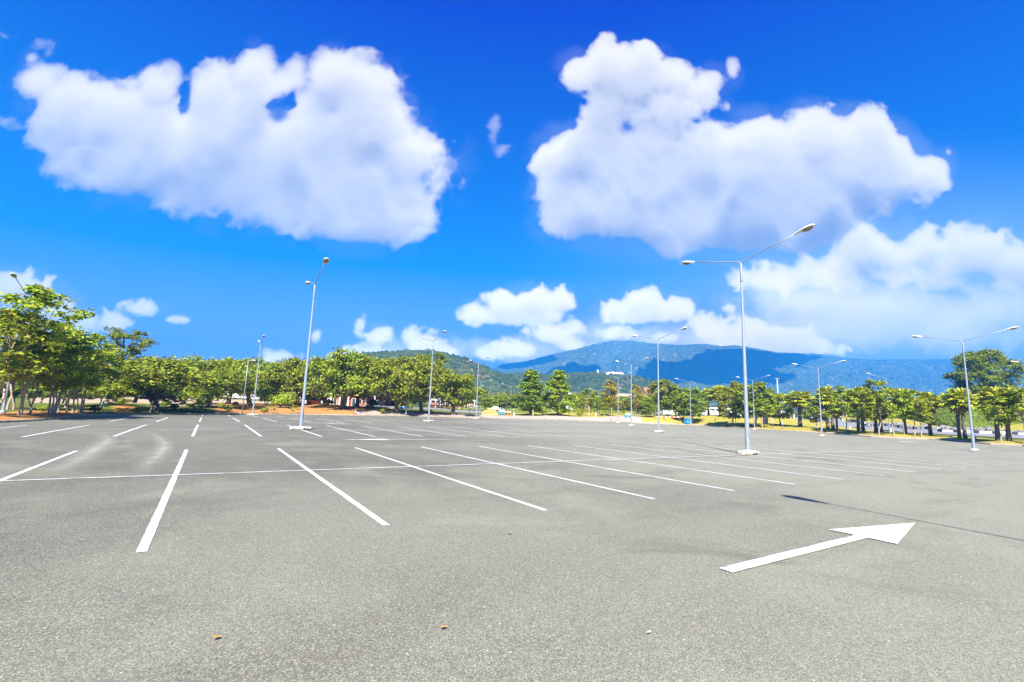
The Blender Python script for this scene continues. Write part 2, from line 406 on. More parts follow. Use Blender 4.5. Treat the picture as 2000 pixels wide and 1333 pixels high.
# ------------------------------------------------------------------ surface materials
def mat_asphalt():
    m, nt, bs, out = newmat('weathered_asphalt'); p = posc(nt)
    big = noise_n(nt, p, .12, 5, .55, .6); mid = noise_n(nt, p, .9, 5, .6, .4)
    st = nt.nodes.new('ShaderNodeVectorMath'); st.operation = 'MULTIPLY'; nt.links.new(p, st.inputs[0]); st.inputs[1].default_value = (.10, .9, 1)
    strk = noise_n(nt, st.outputs[0], 1.0, 4, .6, .3)
    c = mixc(nt, mapr(nt, big, .42, .58), (0.066, 0.062, 0.048), (0.118, 0.112, 0.086))
    sx = nt.nodes.new('ShaderNodeSeparateXYZ'); nt.links.new(p, sx.inputs[0])
    t = math_n(nt, 'SUBTRACT', sx.outputs[0], math_n(nt, 'MULTIPLY', sx.outputs[1], .55))
    t = math_n(nt, 'ADD', t, math_n(nt, 'MULTIPLY', math_n(nt, 'SUBTRACT', big, .5), 26))
    # the right part of the lot carries paler, dustier stone
    near = math_n(nt, 'MAXIMUM', mapr(nt, t, -2, 20, 0, .92, True), mapr(nt, math_n(nt, 'ADD', sx.outputs[1], math_n(nt, 'MULTIPLY', mid, 4)), -4.5, -8.5, 0, .75, True))
    c = mixc(nt, near, c, (0.266, 0.266, 0.198))
    c = mixc(nt, mapr(nt, mid, .46, .66, 0, .45), c, (0.192, 0.187, 0.125))
    c = mixc(nt, mapr(nt, strk, .52, .68, 0, .42), c, (0.096, 0.092, 0.068))
    dustp = noise_n(nt, p, .42, 5, .62, .9)
    c = mixc(nt, mapr(nt, dustp, .52, .66, 0, .45), c, (0.284, 0.281, 0.198))
    # stone chips
    v1 = N(nt, 'ShaderNodeTexVoronoi', ins={'Scale': 125., 'Randomness': 1.}); nt.links.new(p, v1.inputs['Vector'])
    sp = nt.nodes.new('ShaderNodeSeparateColor'); nt.links.new(v1.outputs['Color'], sp.inputs[0])
    c = mixc(nt, mapr(nt, sp.outputs[0], .0, .5, .70, 0), c, (0.046, 0.044, 0.032))
    c = mixc(nt, mapr(nt, sp.outputs[1], .60, 1., 0, .72), c, (0.477, 0.464, 0.341))
    v2 = N(nt, 'ShaderNodeTexVoronoi', ins={'Scale': 26., 'Randomness': 1.}); nt.links.new(p, v2.inputs['Vector'])
    sp2 = nt.nodes.new('ShaderNodeSeparateColor'); nt.links.new(v2.outputs['Color'], sp2.inputs[0])
    spot = math_n(nt, 'MULTIPLY', math_n(nt, 'GREATER_THAN', sp2.outputs[0], .982), mapr(nt, v2.outputs['Distance'], .10, .28, 1, 0))
    c = mixc(nt, spot, c, (0.597, 0.568, 0.475))
    n3 = noise_n(nt, p, 210, 2, .6)
    c = mixc(nt, mapr(nt, n3, .3, .7, .45, 0), c, (0.076, 0.070, 0.056))
    n4 = noise_n(nt, p, 22, 3, .6)
    c = mixc(nt, mapr(nt, n4, .5, .75, 0, .28), c, (0.081, 0.074, 0.060))
    # brown oil and damp stains
    oil = noise_n(nt, p, .30, 6, .65, 1.2)
    c = mixc(nt, mapr(nt, oil, .56, .68, 0, .42), c, (0.074, 0.070, 0.052))
    setc(nt, bs.inputs['Base Color'], c); bs.inputs['Roughness'].default_value = .82; bs.inputs['Specular IOR Level'].default_value = .35
    h = math_n(nt, 'ADD', math_n(nt, 'MULTIPLY', v1.outputs['Distance'], .5), n3)
    bump(nt, bs, h, .55, .006); return m
def mat_paint():
    m, nt, bs, out = newmat('road_paint'); p = posc(nt)
    a = noise_n(nt, p, 60, 3, .65); b = noise_n(nt, p, 1.6, 4, .6); w = nt.nodes.new('ShaderNodeVectorMath'); w.operation = 'MULTIPLY'
    nt.links.new(p, w.inputs[0]); w.inputs[1].default_value = (6, 90, 6); l = noise_n(nt, w.outputs[0], 1., 3, .6)
    worn = mapr(nt, math_n(nt, 'ADD', math_n(nt, 'MULTIPLY', l, .45), math_n(nt, 'MULTIPLY', math_n(nt, 'ADD', a, b), .32)), .568, .61)
    setc(nt, bs.inputs['Base Color'], mixc(nt, math_n(nt, 'MULTIPLY', worn, 1.), (.66, .66, .64), (.17, .142, .12)))
    bs.inputs['Roughness'].default_value = .6; bump(nt, bs, noise_n(nt, p, 160, 2), .4, .003); return m
def mat_dust():
    m, nt, bs, out = newmat('tyre_dust'); p = posc(nt)
    setc(nt, bs.inputs['Base Color'], (.275, .265, .205)); bs.inputs['Roughness'].default_value = .9
    tr = nt.nodes.new('ShaderNodeBsdfTransparent'); mx = nt.nodes.new('ShaderNodeMixShader')
    at = N(nt, 'ShaderNodeAttribute', attribute_name='soft')
    f = math_n(nt, 'MULTIPLY', at.outputs['Fac'], mapr(nt, noise_n(nt, p, 1.1, 4, .6), .25, .6, .5, .95))
    nt.links.new(f, mx.inputs[0]); nt.links.new(tr.outputs[0], mx.inputs[1]); nt.links.new(bs.outputs[0], mx.inputs[2]); nt.links.new(mx.outputs[0], out.inputs[0]); return m
def mat_verge():
    m, nt, bs, out = newmat('verge_lawn'); p = posc(nt)
    at = N(nt, 'ShaderNodeAttribute', attribute_name='mulch'); at2 = N(nt, 'ShaderNodeAttribute', attribute_name='dry'); at3 = N(nt, 'ShaderNodeAttribute', attribute_name='sand')
    a = noise_n(nt, p, .35, 5, .6); b = noise_n(nt, p, 3.5, 4, .7); f = noise_n(nt, p, 14, 3, .7)
    green = mixc(nt, mapr(nt, a, .35, .65), (.10, .13, .022), (.19, .20, .03)); green = mixc(nt, mapr(nt, b, .4, .75), green, (.075, .10, .018))
    dry = mixc(nt, mapr(nt, b, .3, .7), (.40, .34, .06), (.31, .30, .05)); dry = mixc(nt, mapr(nt, f, .5, .75), dry, (.34, .21, .07))
    mul = mixc(nt, mapr(nt, b, .3, .7), (.47, .25, .085), (.39, .19, .06)); mul = mixc(nt, mapr(nt, f, .52, .72), mul, (.36, .09, .03))
    mul = mixc(nt, mapr(nt, noise_n(nt, p, 7, 3, .7), .6, .78), mul, (.46, .30, .10))
    sand = mixc(nt, mapr(nt, b, .3, .7), (.38, .28, .17), (.46, .36, .24))
    wob = math_n(nt, 'MULTIPLY', math_n(nt, 'SUBTRACT', noise_n(nt, p, .8, 5, .7), .5), .9)
    c = mixc(nt, mapr(nt, math_n(nt, 'ADD', at2.outputs['Fac'], wob), .35, .65), green, dry)
    c = mixc(nt, mapr(nt, math_n(nt, 'ADD', at3.outputs['Fac'], wob), .4, .6), c, sand)
    c = mixc(nt, mapr(nt, math_n(nt, 'ADD', at.outputs['Fac'], wob), .4, .62), c, mul)
    setc(nt, bs.inputs['Base Color'], c); bs.inputs['Roughness'].default_value = .95; bs.inputs['Specular IOR Level'].default_value = .1
    bump(nt, bs, math_n(nt, 'ADD', b, f), .8, .12); return m
def mat_leaf(name, dark, mid, light, odd=None, trans=.34):
    m, nt, bs, out = newmat(name)
    rnd = nt.nodes.new('ShaderNodeNewGeometry').outputs['Random Per Island']; ob = nt.nodes.new('ShaderNodeObjectInfo').outputs['Random']
    st = [(0, dark), (.45, mid), (1, light)]
    c = ramp(nt, rnd, st)
    if odd: c = mixc(nt, math_n(nt, 'GREATER_THAN', rnd, .90), c, odd)
    cl = noise_n(nt, objc(nt), .9, 3, .6)
    c = mixc(nt, mapr(nt, cl, .42, .72, 0, .5), c, light)
    c = mixc(nt, mapr(nt, cl, .28, .46, .45, 0), c, dark)
    hs = nt.nodes.new('ShaderNodeHueSaturation'); nt.links.new(c, hs.inputs['Color'])
    nt.links.new(mapr(nt, ob, 0, 1, .485, .515), hs.inputs['Hue']); nt.links.new(mapr(nt, ob, 0, 1, .86, 1.14), hs.inputs['Value'])
    nt.links.new(hs.outputs[0], bs.inputs['Base Color']); bs.inputs['Roughness'].default_value = .6; bs.inputs['Specular IOR Level'].default_value = .18
    tl = nt.nodes.new('ShaderNodeBsdfTranslucent'); nt.links.new(hs.outputs[0], tl.inputs[0])
    mx = nt.nodes.new('ShaderNodeMixShader'); mx.inputs[0].default_value = trans
    nt.links.new(bs.outputs[0], mx.inputs[1]); nt.links.new(tl.outputs[0], mx.inputs[2]); nt.links.new(mx.outputs[0], out.inputs[0]); return m
def mat_bark(name, a, b, sc=9.):
    m, nt, bs, out = newmat(name); o = objc(nt); w = nt.nodes.new('ShaderNodeVectorMath'); w.operation = 'MULTIPLY'
    nt.links.new(o, w.inputs[0]); w.inputs[1].default_value = (1, 1, .35)
    n = noise_n(nt, w.outputs[0], sc, 5, .65); n2 = noise_n(nt, o, 1.6, 3)
    c = mixc(nt, mapr(nt, n, .35, .65), a, b); c = mixc(nt, mapr(nt, n2, .5, .75, 0, .5), c, tuple(x*.55 for x in a))
    setc(nt, bs.inputs['Base Color'], c); bs.inputs['Roughness'].default_value = .9; bump(nt, bs, n, .6, .03); return m
def mat_forest(name, cols, cell, patch=(.30, .22, .16), amt=.06, grain=True):
    m, nt, bs, out = newmat(name); p = posc(nt)
    v = N(nt, 'ShaderNodeTexVoronoi', ins={'Scale': 1/cell, 'Randomness': 1.}); nt.links.new(p, v.inputs['Vector'])
    s = nt.nodes.new('ShaderNodeSeparateColor'); nt.links.new(v.outputs['Color'], s.inputs[0])
    c = ramp(nt, s.outputs[0], [(0, cols[0]), (.5, cols[1]), (1, cols[2])])
    big = noise_n(nt, p, .018*8/cell, 4, .6)
    c = mixc(nt, mapr(nt, big, .4, .65, 0, .5), c, cols[2])
    odd = math_n(nt, 'MULTIPLY', math_n(nt, 'GREATER_THAN', s.outputs[1], 1-amt*3), mapr(nt, noise_n(nt, p, .012*8/cell, 3), .45, .6))
    c = mixc(nt, odd, c, patch)
    setc(nt, bs.inputs['Base Color'], c); bs.inputs['Roughness'].default_value = .95; bs.inputs['Specular IOR Level'].default_value = .1
    if grain:
        h = math_n(nt, 'SUBTRACT', 1., v.outputs['Distance']); bump(nt, bs, h, 1., cell*.6)
    return m
MT = dict(
 asphalt=mat_asphalt(), paint=mat_paint(), dust=mat_dust(), verge=mat_verge(),
 kerb=simple('kerb_concrete', (.30, .26, .20), .9, var=.35, scale=3.), paving=simple('pavement_blocks', (.36, .28, .24), .9, var=.2, scale=5.),
 road=simple('road_asphalt', (.19, .20, .20), .85, var=.12, scale=2.),
 steel=simple('galvanised_steel', (.28, .32, .37), .45, .3, var=.12, scale=14.), head=simple('lamp_housing', (.60, .60, .58), .4, 0., var=.06), lens=simple('lamp_glass', (.22, .15, .085), .25, 0., var=.2),
 concrete=simple('whitewashed_concrete', (.40, .36, .31), .95, var=.55, scale=7.),
 white=simple('white_paint', (.66, .66, .64), .45, var=.05), black=simple('black_paint', (.03, .03, .035), .5), blue=simple('blue_plastic', (.03, .26, .62), .4, var=.1), pale=simple('pale_plastic', (.66, .76, .84), .45, var=.06),
 brick=simple('red_brick', (.33, .105, .055), .9, var=.25, scale=10.), cream=simple('cream_render', (.42, .34, .25), .8, var=.1), roofgrey=simple('grey_roof', (.30, .31, .33), .6, var=.15), glass=simple('dark_glass', (.03, .05, .06), .12, var=.1, spec=.6), tile=simple('terracotta_tile', (.36, .17, .10), .8),
 straw=simple('straw', (.50, .34, .10), .95, var=.35, scale=14.), orange=simple('orange_paint', (.70, .18, .03), .5), wood=simple('timber', (.34, .25, .15), .85, var=.25, scale=12.), rock=simple('grey_rock', (.17, .17, .165), .9, var=.45, scale=2.4),
 rubber=simple('tyre_rubber', (.02, .02, .02), .85), carwhite=simple('white_car_paint', (.60, .61, .62), .25, var=.03, coat=.6), cargrey=simple('silver_car_paint', (.34, .36, .38), .3, .3, var=.03, coat=.5), carblue=simple('blue_car_paint', (.05, .16, .34), .3, var=.03, coat=.5),
 leafbit=simple('dry_leaf', (.50, .25, .05), .8, var=.3, scale=30.), skin=simple('skin', (.26, .14, .09), .6), teal=simple('teal_cloth', (.03, .16, .20), .85), trousers=simple('dark_cloth', (.05, .05, .06), .9), straw_hat=simple('pale_hat', (.70, .68, .60), .8),
 bark_pale=mat_bark('pale_bark', (.44, .34, .25), (.28, .21, .15)), bark_dark=mat_bark('dark_bark', (.085, .065, .05), (.16, .125, .095)), bark_palm=mat_bark('palm_bark', (.17, .13, .10), (.09, .07, .055), 14.), bark_red=mat_bark('russet_bark', (.34, .19, .11), (.22, .13, .08)),
 olive=mat_leaf('olive_leaf', (0.078, 0.121, 0.013), (0.218, 0.282, 0.022), (0.393, 0.427, 0.037), (0.384, 0.251, 0.037)),
 fresh=mat_leaf('fresh_leaf', (0.092, 0.149, 0.015), (0.243, 0.336, 0.022), (0.465, 0.534, 0.037), (0.488, 0.423, 0.050)),
 deep=mat_leaf('deep_leaf', (0.069, 0.114, 0.013), (0.175, 0.249, 0.020), (0.348, 0.410, 0.033)),
 rust=mat_leaf('rusty_leaf', (0.146, 0.122, 0.025), (0.311, 0.267, 0.031), (0.477, 0.378, 0.056), (0.623, 0.287, 0.075)),
 shrub=mat_leaf('shrub_leaf', (0.093, 0.133, 0.015), (0.228, 0.287, 0.025), (0.394, 0.444, 0.037), (0.332, 0.199, 0.037)),
 maroon=mat_leaf('maroon_leaf', (0.104, 0.066, 0.025), (0.228, 0.133, 0.037), (0.353, 0.222, 0.050)),
 fan=mat_leaf('fan_palm_leaf', (0.176, 0.221, 0.022), (0.387, 0.429, 0.040), (0.587, 0.598, 0.070), None, .2),
 fandry=mat_leaf('dry_palm_leaf', (0.235, 0.155, 0.050), (0.400, 0.286, 0.090), (0.541, 0.429, 0.150), None, .2),
 feather=mat_leaf('feather_palm_leaf', (0.073, 0.101, 0.015), (0.171, 0.201, 0.025), (0.293, 0.296, 0.045), None, .2),
 woodland=mat_leaf('far_wood_leaf', (.07, .10, .02), (.15, .20, .03), (.26, .30, .05)),
 hedge=mat_leaf('hedge_leaf', (.10, .15, .014), (.16, .22, .020), (.23, .29, .028), None, .2),
)
# ------------------------------------------------------------------ vegetation prototypes
def leaf_quads(C, nrm, size, rng, aspect=.55, cup=.15):
    """one rhombus leaf per centre; nrm = facing, random spin"""
    n = len(C); nrm = nrm/np.maximum(np.linalg.norm(nrm, axis=1, keepdims=True), 1e-6)
    r = rng.normal(size=(n, 3)); a = r - nrm*(r*nrm).sum(1, keepdims=True); a /= np.maximum(np.linalg.norm(a, axis=1, keepdims=True), 1e-6)
    b = np.cross(nrm, a); s = (size*rng.uniform(.65, 1.35, n))[:, None]
    V = np.stack([C-a*s, C-b*s*aspect+nrm*s*cup, C+a*s, C+b*s*aspect+nrm*s*cup], 1).reshape(-1, 3)
    return V
class Proto: pass
def make_tree(seed, H, W, clear, lobes, clumps, leaves, lsize_, shape, trunk_r, bark, leaf, multi=1, lobe_r=.26, flat=.55, bare=.0, lean=.0, sink=.45):
    rng = np.random.default_rng(seed); mb = MB(); lsize = lsize_*.80; leaves = int(leaves*1.4)
    def env(t):        # crown half-width (fraction of W/2) at relative crown height t
        if shape == 'spread': return (np.clip(1-np.abs((t-.42)/.62)**2.2, 0, 1))**.5
        if shape == 'cone': return np.clip(1.08*(1-t)**.75, 0, 1)*np.clip(t/.12, .35, 1)
        if shape == 'egg': return (np.clip(1-((t-.42)/.60)**2, 0, 1))**.5
        if shape == 'ball': return (np.clip(1-((t-.5)/.53)**2, 0, 1))**.5
        return (np.clip(1-((t-.5)/.56)**2, 0, 1))**.6
    L = []
    for i in range(lobes):
        t = (i+.5)/lobes; t = t**.9 if shape != 'cone' else 1-(1-t)**1.35*1.0
        t = min(.97, max(.03, t + rng.normal()*.03)); ang = i*2.399963+rng.normal()*.35
        e = env(np.array(t)); rr = e*W/2*(rng.uniform(.55, .86) if rng.random() > .22 else rng.uniform(.1, .4))
        rad = lobe_r*W*rng.uniform(.75, 1.2)*(.55+.45*float(e))
        L.append((rr*math.cos(ang), rr*math.sin(ang), clear+(H-clear)*t, rad))
    zt = max(l[2]+l[3]*.6 for l in L); k = (H-clear*.9)/(zt-clear*.9)
    L = [(x, y, clear*.9+(z-clear*.9)*k, r) for x, y, z, r in L]
    # clumps within lobes, denser to the upper outside
    CC = []; CN = []; LF = []; LN = []
    for (x, y, z, r) in L:
        d = rng.normal(size=(clumps, 3)); d /= np.linalg.norm(d, axis=1, keepdims=True)
        out = np.array([x, y, (z-clear)*.35]); out = out/max(np.linalg.norm(out), .3)
        d = d + .35*out + np.array([0, 0, .25]); d /= np.linalg.norm(d, axis=1, keepdims=True)
        rad = r*(rng.random(clumps)**.45)[:, None]
        c = np.array([x, y, z]) + d*rad*np.array([1, 1, flat+.15])
        c[:, 2] = np.maximum(c[:, 2], clear*.82+rng.random(clumps)*.3)
        CC.append(c); CN.append(d)
        for q in range(clumps):
            if rng.random() < bare: continue
            m = max(4, int(leaves*rng.uniform(.6, 1.4)))
            cr = r*.30*rng.uniform(.7, 1.3)+lsize*.6
            o = rng.normal(size=(m, 3))*np.array([cr, cr, cr*flat])*.62
            LF.append(c[q]+o); LN.append(np.tile(d[q]*.45, (m, 1)) + rng.normal(size=(m, 3))*.55 + np.array([0, 0, .75]))
    LF = np.concatenate(LF); LN = np.concatenate(LN)
    V = leaf_quads(LF, LN, lsize, rng); Q = np.arange(len(V)).reshape(-1, 4)
    P = Proto(); P.crown = np_mesh('crown', V, Q, leaf)
    # trunks and limbs
    for t in range(multi):
        ox, oy = (0, 0) if multi == 1 else (rng.normal()*trunk_r*1.6, rng.normal()*trunk_r*1.6)
        tr = trunk_r if multi == 1 else trunk_r*rng.uniform(.6, .9)
        top = Vector((ox+lean*clear+rng.normal()*.12*clear*.5, oy+rng.normal()*.10*clear, clear*rng.uniform(.95, 1.15)))
        midp = Vector((ox, oy, 0)).lerp(top, .5)+Vector((rng.normal()*.06, rng.normal()*.06, 0))*clear*.6
        mb.tube([(ox, oy, -sink), (ox, oy, .02), (ox*1., oy, .18*clear), midp, top], [tr*1.5, tr*1.35, tr*1.02, tr*.9, tr*.8], 8)
        mine = [l for i, l in enumerate(L) if i % multi == t]
        for (x, y, z, r) in mine:
            e = Vector((x, y, z)); st = Vector(top) if z > top.z*1.05 else Vector((ox, oy, 0)).lerp(top, .8)
            # climb along a leader first for tall lobes
            if z > clear+(H-clear)*.45: st2 = st.lerp(Vector((top.x*.6, top.y*.6, z*.72)), .75)
            else: st2 = st.lerp(e, .35)+Vector((0, 0, -.06*r))
            br = tr*.46*(.6+.4*r/(lobe_r*W))
            mb.tube([st-Vector((0, 0, .05)), st2, st2.lerp(e, .55)+Vector((0, 0, .08*r)), e], [br*1.25, br*.95, br*.6, br*.28], 6)
    allc = np.concatenate(CC); Lp = np.array([l[:3] for l in L])
    for q in range(0, len(allc), 3):
        a = allc[q]; b = Lp[np.argmin(((Lp-a)**2).sum(1))]; br = trunk_r*.09
        mb.tube([b, (a+b)/2+rng.normal(size=3)*.05, a], [br, br*.7, br*.35], 4, cap=False)
    P.trunk = mb.mesh('trunk', bark)
    vz = V[:, 2]; P.H = float(np.percentile(vz, 99.7)); P.W = float(np.percentile(np.abs(V[:, 0]), 97)+np.percentile(np.abs(V[:, 1]), 97)); return P
def make_fan_palm(seed, H, W, clear, trunk_r, fans=34, dry=8):
    rng = np.random.default_rng(seed); mb = MB(); P = Proto()
    pts = [(0, 0, -.4), (0, 0, 0), (.03, .02, clear*.35), (.05, -.02, clear*.7), (0, 0, clear)]
    mb.tube(pts, [trunk_r*1.45, trunk_r*1.3, trunk_r*.95, trunk_r*.9, trunk_r*.95], 9)
    for i in range(26):      # stubs of old leaf bases
        a = i*2.4; z = clear*(.45+.55*i/26); mb.tube([(trunk_r*.8*math.cos(a), trunk_r*.8*math.sin(a), z), (trunk_r*1.5*math.cos(a), trunk_r*1.5*math.sin(a), z+.12)], [.045, .02], 4)
    V = []; Q = []; V2 = []; Q2 = []
    hub = np.array([0, 0, clear+.05])
    for i in range(fans+dry):
        isdry = i >= fans
        t = (i+.5)/fans if not isdry else 1.0
        el = (RAD(82)-t**.8*RAD(112)) if not isdry else RAD(-42)-rng.random()*RAD(35)
        az = i*2.399963+rng.normal()*.2; pl = (W/2)*rng.uniform(.42, .62)*(.75 if isdry else 1)
        d = np.array([math.cos(el)*math.cos(az), math.cos(el)*math.sin(az), math.sin(el)]); tip = hub+d*pl; tip[2] += .02
        side = np.array([-math.sin(az), math.cos(az), 0]); nrm = np.cross(d, side); R = (W/2)*rng.uniform(.46, .62)*(.8 if isdry else 1)
        mb.tube([hub, hub+d*pl*.5+np.array([0, 0, .05]), tip], [.028, .022, .016], 4, cap=False)
        nb = 15; sp = RAD(115); VV, QQ = (V2, Q2) if isdry else (V, Q)
        for j in range(nb):
            w = (j-(nb-1)/2)/((nb-1)/2)*sp; dj = d*math.cos(w)+side*math.sin(w); dj = dj/np.linalg.norm(dj)
            rj = R*(1-.22*abs(w)/sp)*rng.uniform(.88, 1.08); pr = np.cross(nrm, dj); wid = R*.105
            m_ = tip+dj*rj*.55; e = tip+dj*rj+np.array([0, 0, -.16*R]); fold = nrm*wid*.7*(1 if j % 2 else -1)
            o = len(VV); VV += [tip, m_-pr*wid+fold, e, m_+pr*wid-fold]; QQ.append((o, o+1, o+2, o+3))
    P.trunk = mb.mesh('trunk', MT['bark_palm'])
    P.crown = np_mesh('crown', V, Q, MT['fan']); P.dry = np_mesh('dry_fronds', V2, Q2, MT['fandry']); P.H = float(np.max(np.array(V)[:, 2])); P.W = W; return P
def make_feather_palm(seed, H, W, clear, trunk_r, fronds=17):
    rng = np.random.default_rng(seed); mb = MB(); P = Proto(); b = rng.normal()*.15
    mb.tube([(0, 0, -.4), (0, 0, 0), (b*.4, 0, clear*.4), (b, .05, clear*.75), (b, .05, clear)], [trunk_r*1.5, trunk_r*1.2, trunk_r, trunk_r*.85, trunk_r*.8], 8)
    hub = np.array([b, .05, clear]); V = []; Q = []
    for i in range(fronds):
        t = (i+.5)/fronds; el = RAD(80)-t*RAD(85); az = i*2.399963+rng.normal()*.2; L = (W/2)*1.25*rng.uniform(.85, 1.1)
        h = np.array([math.cos(az), math.sin(az), 0]); side = np.array([-math.sin(az), math.cos(az), 0]); p = hub.copy(); e = el; rib = [p.copy()]; dirs = []
        ns = 11
        for s_ in range(ns):
            d = h*math.cos(e)+np.array([0, 0, math.sin(e)]); dirs.append(d); p = p+d*L/ns; rib.append(p.copy()); e -= RAD(9)+t*RAD(3)
        mb.tube(rib[::2], [.03, .026, .02, .016, .012, .008][:len(rib[::2])], 4, cap=False)
        for s_ in range(1, ns):
            ll = L*.30*math.sin(math.pi*(.12+.8*s_/ns))
            for sg in (-1, 1):
                for q in (0, .5):
                    base = rib[s_]*(1-q)+rib[s_+1]*q; d = side*sg*.85+dirs[s_]*.55+np.array([0, 0, -.35]); d = d/np.linalg.norm(d); wd = dirs[s_]*L*.022
                    tip = base+d*ll*rng.uniform(.85, 1.1)+np.array([0, 0, -.12*ll]); m_ = (base+tip)/2+np.array([0, 0, .04*ll]); o = len(V)
                    V += [base, m_-wd, tip, m_+wd]; Q.append((o, o+1, o+2, o+3))
    P.trunk = mb.mesh('trunk', MT['bark_palm']); P.crown = np_mesh('crown', V, Q, MT['feather']); P.H = float(np.max(np.array(V)[:, 2])); P.W = W; return P
def make_shrub(seed, r, h, leaf, n=900, ls=.075, fuzz=.10):
    rng = np.random.default_rng(seed); d = rng.normal(size=(n, 3)); d /= np.linalg.norm(d, axis=1, keepdims=True); d[:, 2] = np.where(d[:, 2] < -.5, -d[:, 2], d[:, 2])
    bumpy = np.array([1+.10*mnoise.noise(Vector(q)*2.2+Vector((seed, 0, 0))) for q in d])[:, None]
    C = d*np.array([r, r, h*.52])*bumpy*(1-fuzz*rng.random(n)[:, None]**.5)+np.array([0, 0, h*.5])
    V = leaf_quads(C, d+rng.normal(size=(n, 3))*.45, ls, rng); P = Proto(); P.crown = np_mesh('foliage', V, np.arange(len(V)).reshape(-1, 4), leaf)
    mb = MB()
    for k in range(5):
        a = k*1.26; mb.tube([(0, 0, -.25), (.2*r*math.cos(a), .2*r*math.sin(a), h*.2), (.75*r*math.cos(a), .75*r*math.sin(a), h*.62)], [.035, .025, .01], 5)
    P.trunk = mb.mesh('stem', MT['bark_dark']); P.H = h; P.W = 2*r; return P
PR = {}
def protos():
    for i in range(4):
        PR['spread%d' % i] = make_tree(11+i, 6.2, 9.2, 1.55, 30, 13, 17, .21, 'spread', .30, MT['bark_dark'], MT['olive'], 1, .155, .55, .05)
    for i in range(4):
        PR['avenue%d' % i] = make_tree(31+i, 8.6, 4.8, 2.9, 24, 10, 13, .19, 'egg', .085, MT['bark_pale'], MT['fresh'], (2, 2, 2, 3)[i], .17, .55, .22)
    for i in range(2):
        PR['conical%d' % i] = make_tree(51+i, 8., 4.6, .9, 30, 13, 16, .19, 'cone', .2, MT['bark_dark'], MT['deep'] if i == 0 else MT['fresh'], 1, .20, .6, .0)
    for i in range(3):
        PR['slim%d' % i] = make_tree(61+i, 5.6, 2.7, 2.3, 15, 10, 13, .15, 'egg', .055, MT['bark_pale'], MT['fresh'], 1, .22, .6, .25)
    for i in range(3):
        PR['dense%d' % i] = make_tree(71+i, 5.6, 4.4, 1.3, 24, 13, 15, .17, 'ball', .11, MT['bark_pale'], (MT['deep'], MT['fresh'], MT['olive'])[i], 1, .20, .65, .0)
    PR['tall0'] = make_tree(81, 6., 2.2, 1.3, 18, 11, 13, .15, 'egg', .09, MT['bark_red'], MT['rust'], 1, .26, .7, .1)
    PR['dark0'] = make_tree(85, 10.5, 7.0, 3.0, 30, 12, 18, .17, 'spread', .28, MT['bark_dark'], MT['deep'], 1, .17, .38, .05)
    PR['rain0'] = make_tree(91, 15., 16.5, 2.5, 56, 19, 24, .27, 'ball', .5, MT['bark_dark'], MT['deep'], 1, .125, .6, .03)
    PR['sap0'] = make_tree(95, 2.2, 1.0, .55, 9, 8, 10, .07, 'egg', .025, MT['bark_pale'], MT['fresh'], 1, .28, .7, .05)
    for i in range(3): PR['fan%d' % i] = make_fan_palm(101+i, 4.9, 3.0, 3.55, .17)
    for i in range(2): PR['feather%d' % i] = make_feather_palm(111+i, 6., 4.6, 4.2, .13)
    PR['ball0'] = make_shrub(121, .5, .85, MT['shrub']); PR['ball1'] = make_shrub(122, .5, .85, MT['maroon'])
    PR['bush0'] = make_shrub(123, .9, 1.3, MT['shrub'], 1100, .11, .4); PR['bush1'] = make_shrub(124, .9, 1.3, MT['fresh'], 1100, .11, .4)
    PR['grassy0'] = make_shrub(125, .8, 1.4, MT['hedge'], 900, .12, .6)
protos()
protoparts = {}
def plant(kind, base, height, width, label, cat, rz=0., group=None, name=None):
    P = PR[kind]; s = width/P.W; sz = height/P.H
    nm = name or {'fan': 'fan_palm', 'feather': 'feather_palm', 'ball': 'round_shrub', 'bush': 'bush', 'grassy': 'bush', 'sap': 'sapling'}.get(kind.rstrip('0123456789'), 'tree')
    t = thing(nm, label, cat, base, rz, group, (s, s, sz))
    link('trunk' if nm not in ('round_shrub', 'bush') else 'stem', P.trunk, t); link('crown' if nm not in ('round_shrub', 'bush') else 'foliage', P.crown, t)
    if hasattr(P, 'dry'): link('dry_fronds', P.dry, t)
    return t
# ------------------------------------------------------------------ car park outline, from its kerb
KERB_PX = [(0,826.5),(60,823.5),(105,820),(135,815.5),(185,811),(250,810),(330,809.5),(410,809.6),(490,809.9),(560,810.4),(640,811.2),(710,812.2),(780,813.2),(830,814.3),(880,815.6),(930,817.2),(985,818.6),(1040,820),(1100,821.4),(1180,824.8),(1230,826.4),(1285,828.8),(1330,830.2),(1368,831.8),(1440,836.8),(1500,840.6),(1545,843.4),(1600,846.8),(1625,848.2),(1700,854.0),(1750,856.6),(1810,859),(1850,861.4),(1900,865.5),(1930,868.5),(2000,872),(2080,879),(2160,887)]
KERB = [hit(*q)[:2] for q in KERB_PX]
KERB_D = [depth(*k) for k in KERB]
def Dk(px): return float(np.interp(px, [k[0] for k in KERB_PX], KERB_D))
LOT = [(-11, 17), (-14, 8), (-17, -8), (-20, -40), (70, -40), (66, -22)]
POLY = [tuple(k) for k in KERB] + LOT[::-1]
QX, QY = 22., 4.
POLYA = np.array(POLY)
def rb(th):
    d = np.array([math.cos(th), math.sin(th)]); best = 1e9
    for i in range(len(POLYA)):
        a = POLYA[i]-(QX, QY); e = POLYA[(i+1) % len(POLYA)]-POLYA[i]
        den = d[0]*e[1]-d[1]*e[0]
        if abs(den) < 1e-9: continue
        t = (a[0]*e[1]-a[1]*e[0])/den; s = (a[0]*d[1]-a[1]*d[0])/den
        if t > 0 and -1e-6 <= s <= 1+1e-6: best = min(best, t)
    return best
THETAS = np.radians(np.arange(0, 360, .8)); RB = np.array([rb(t) for t in THETAS])
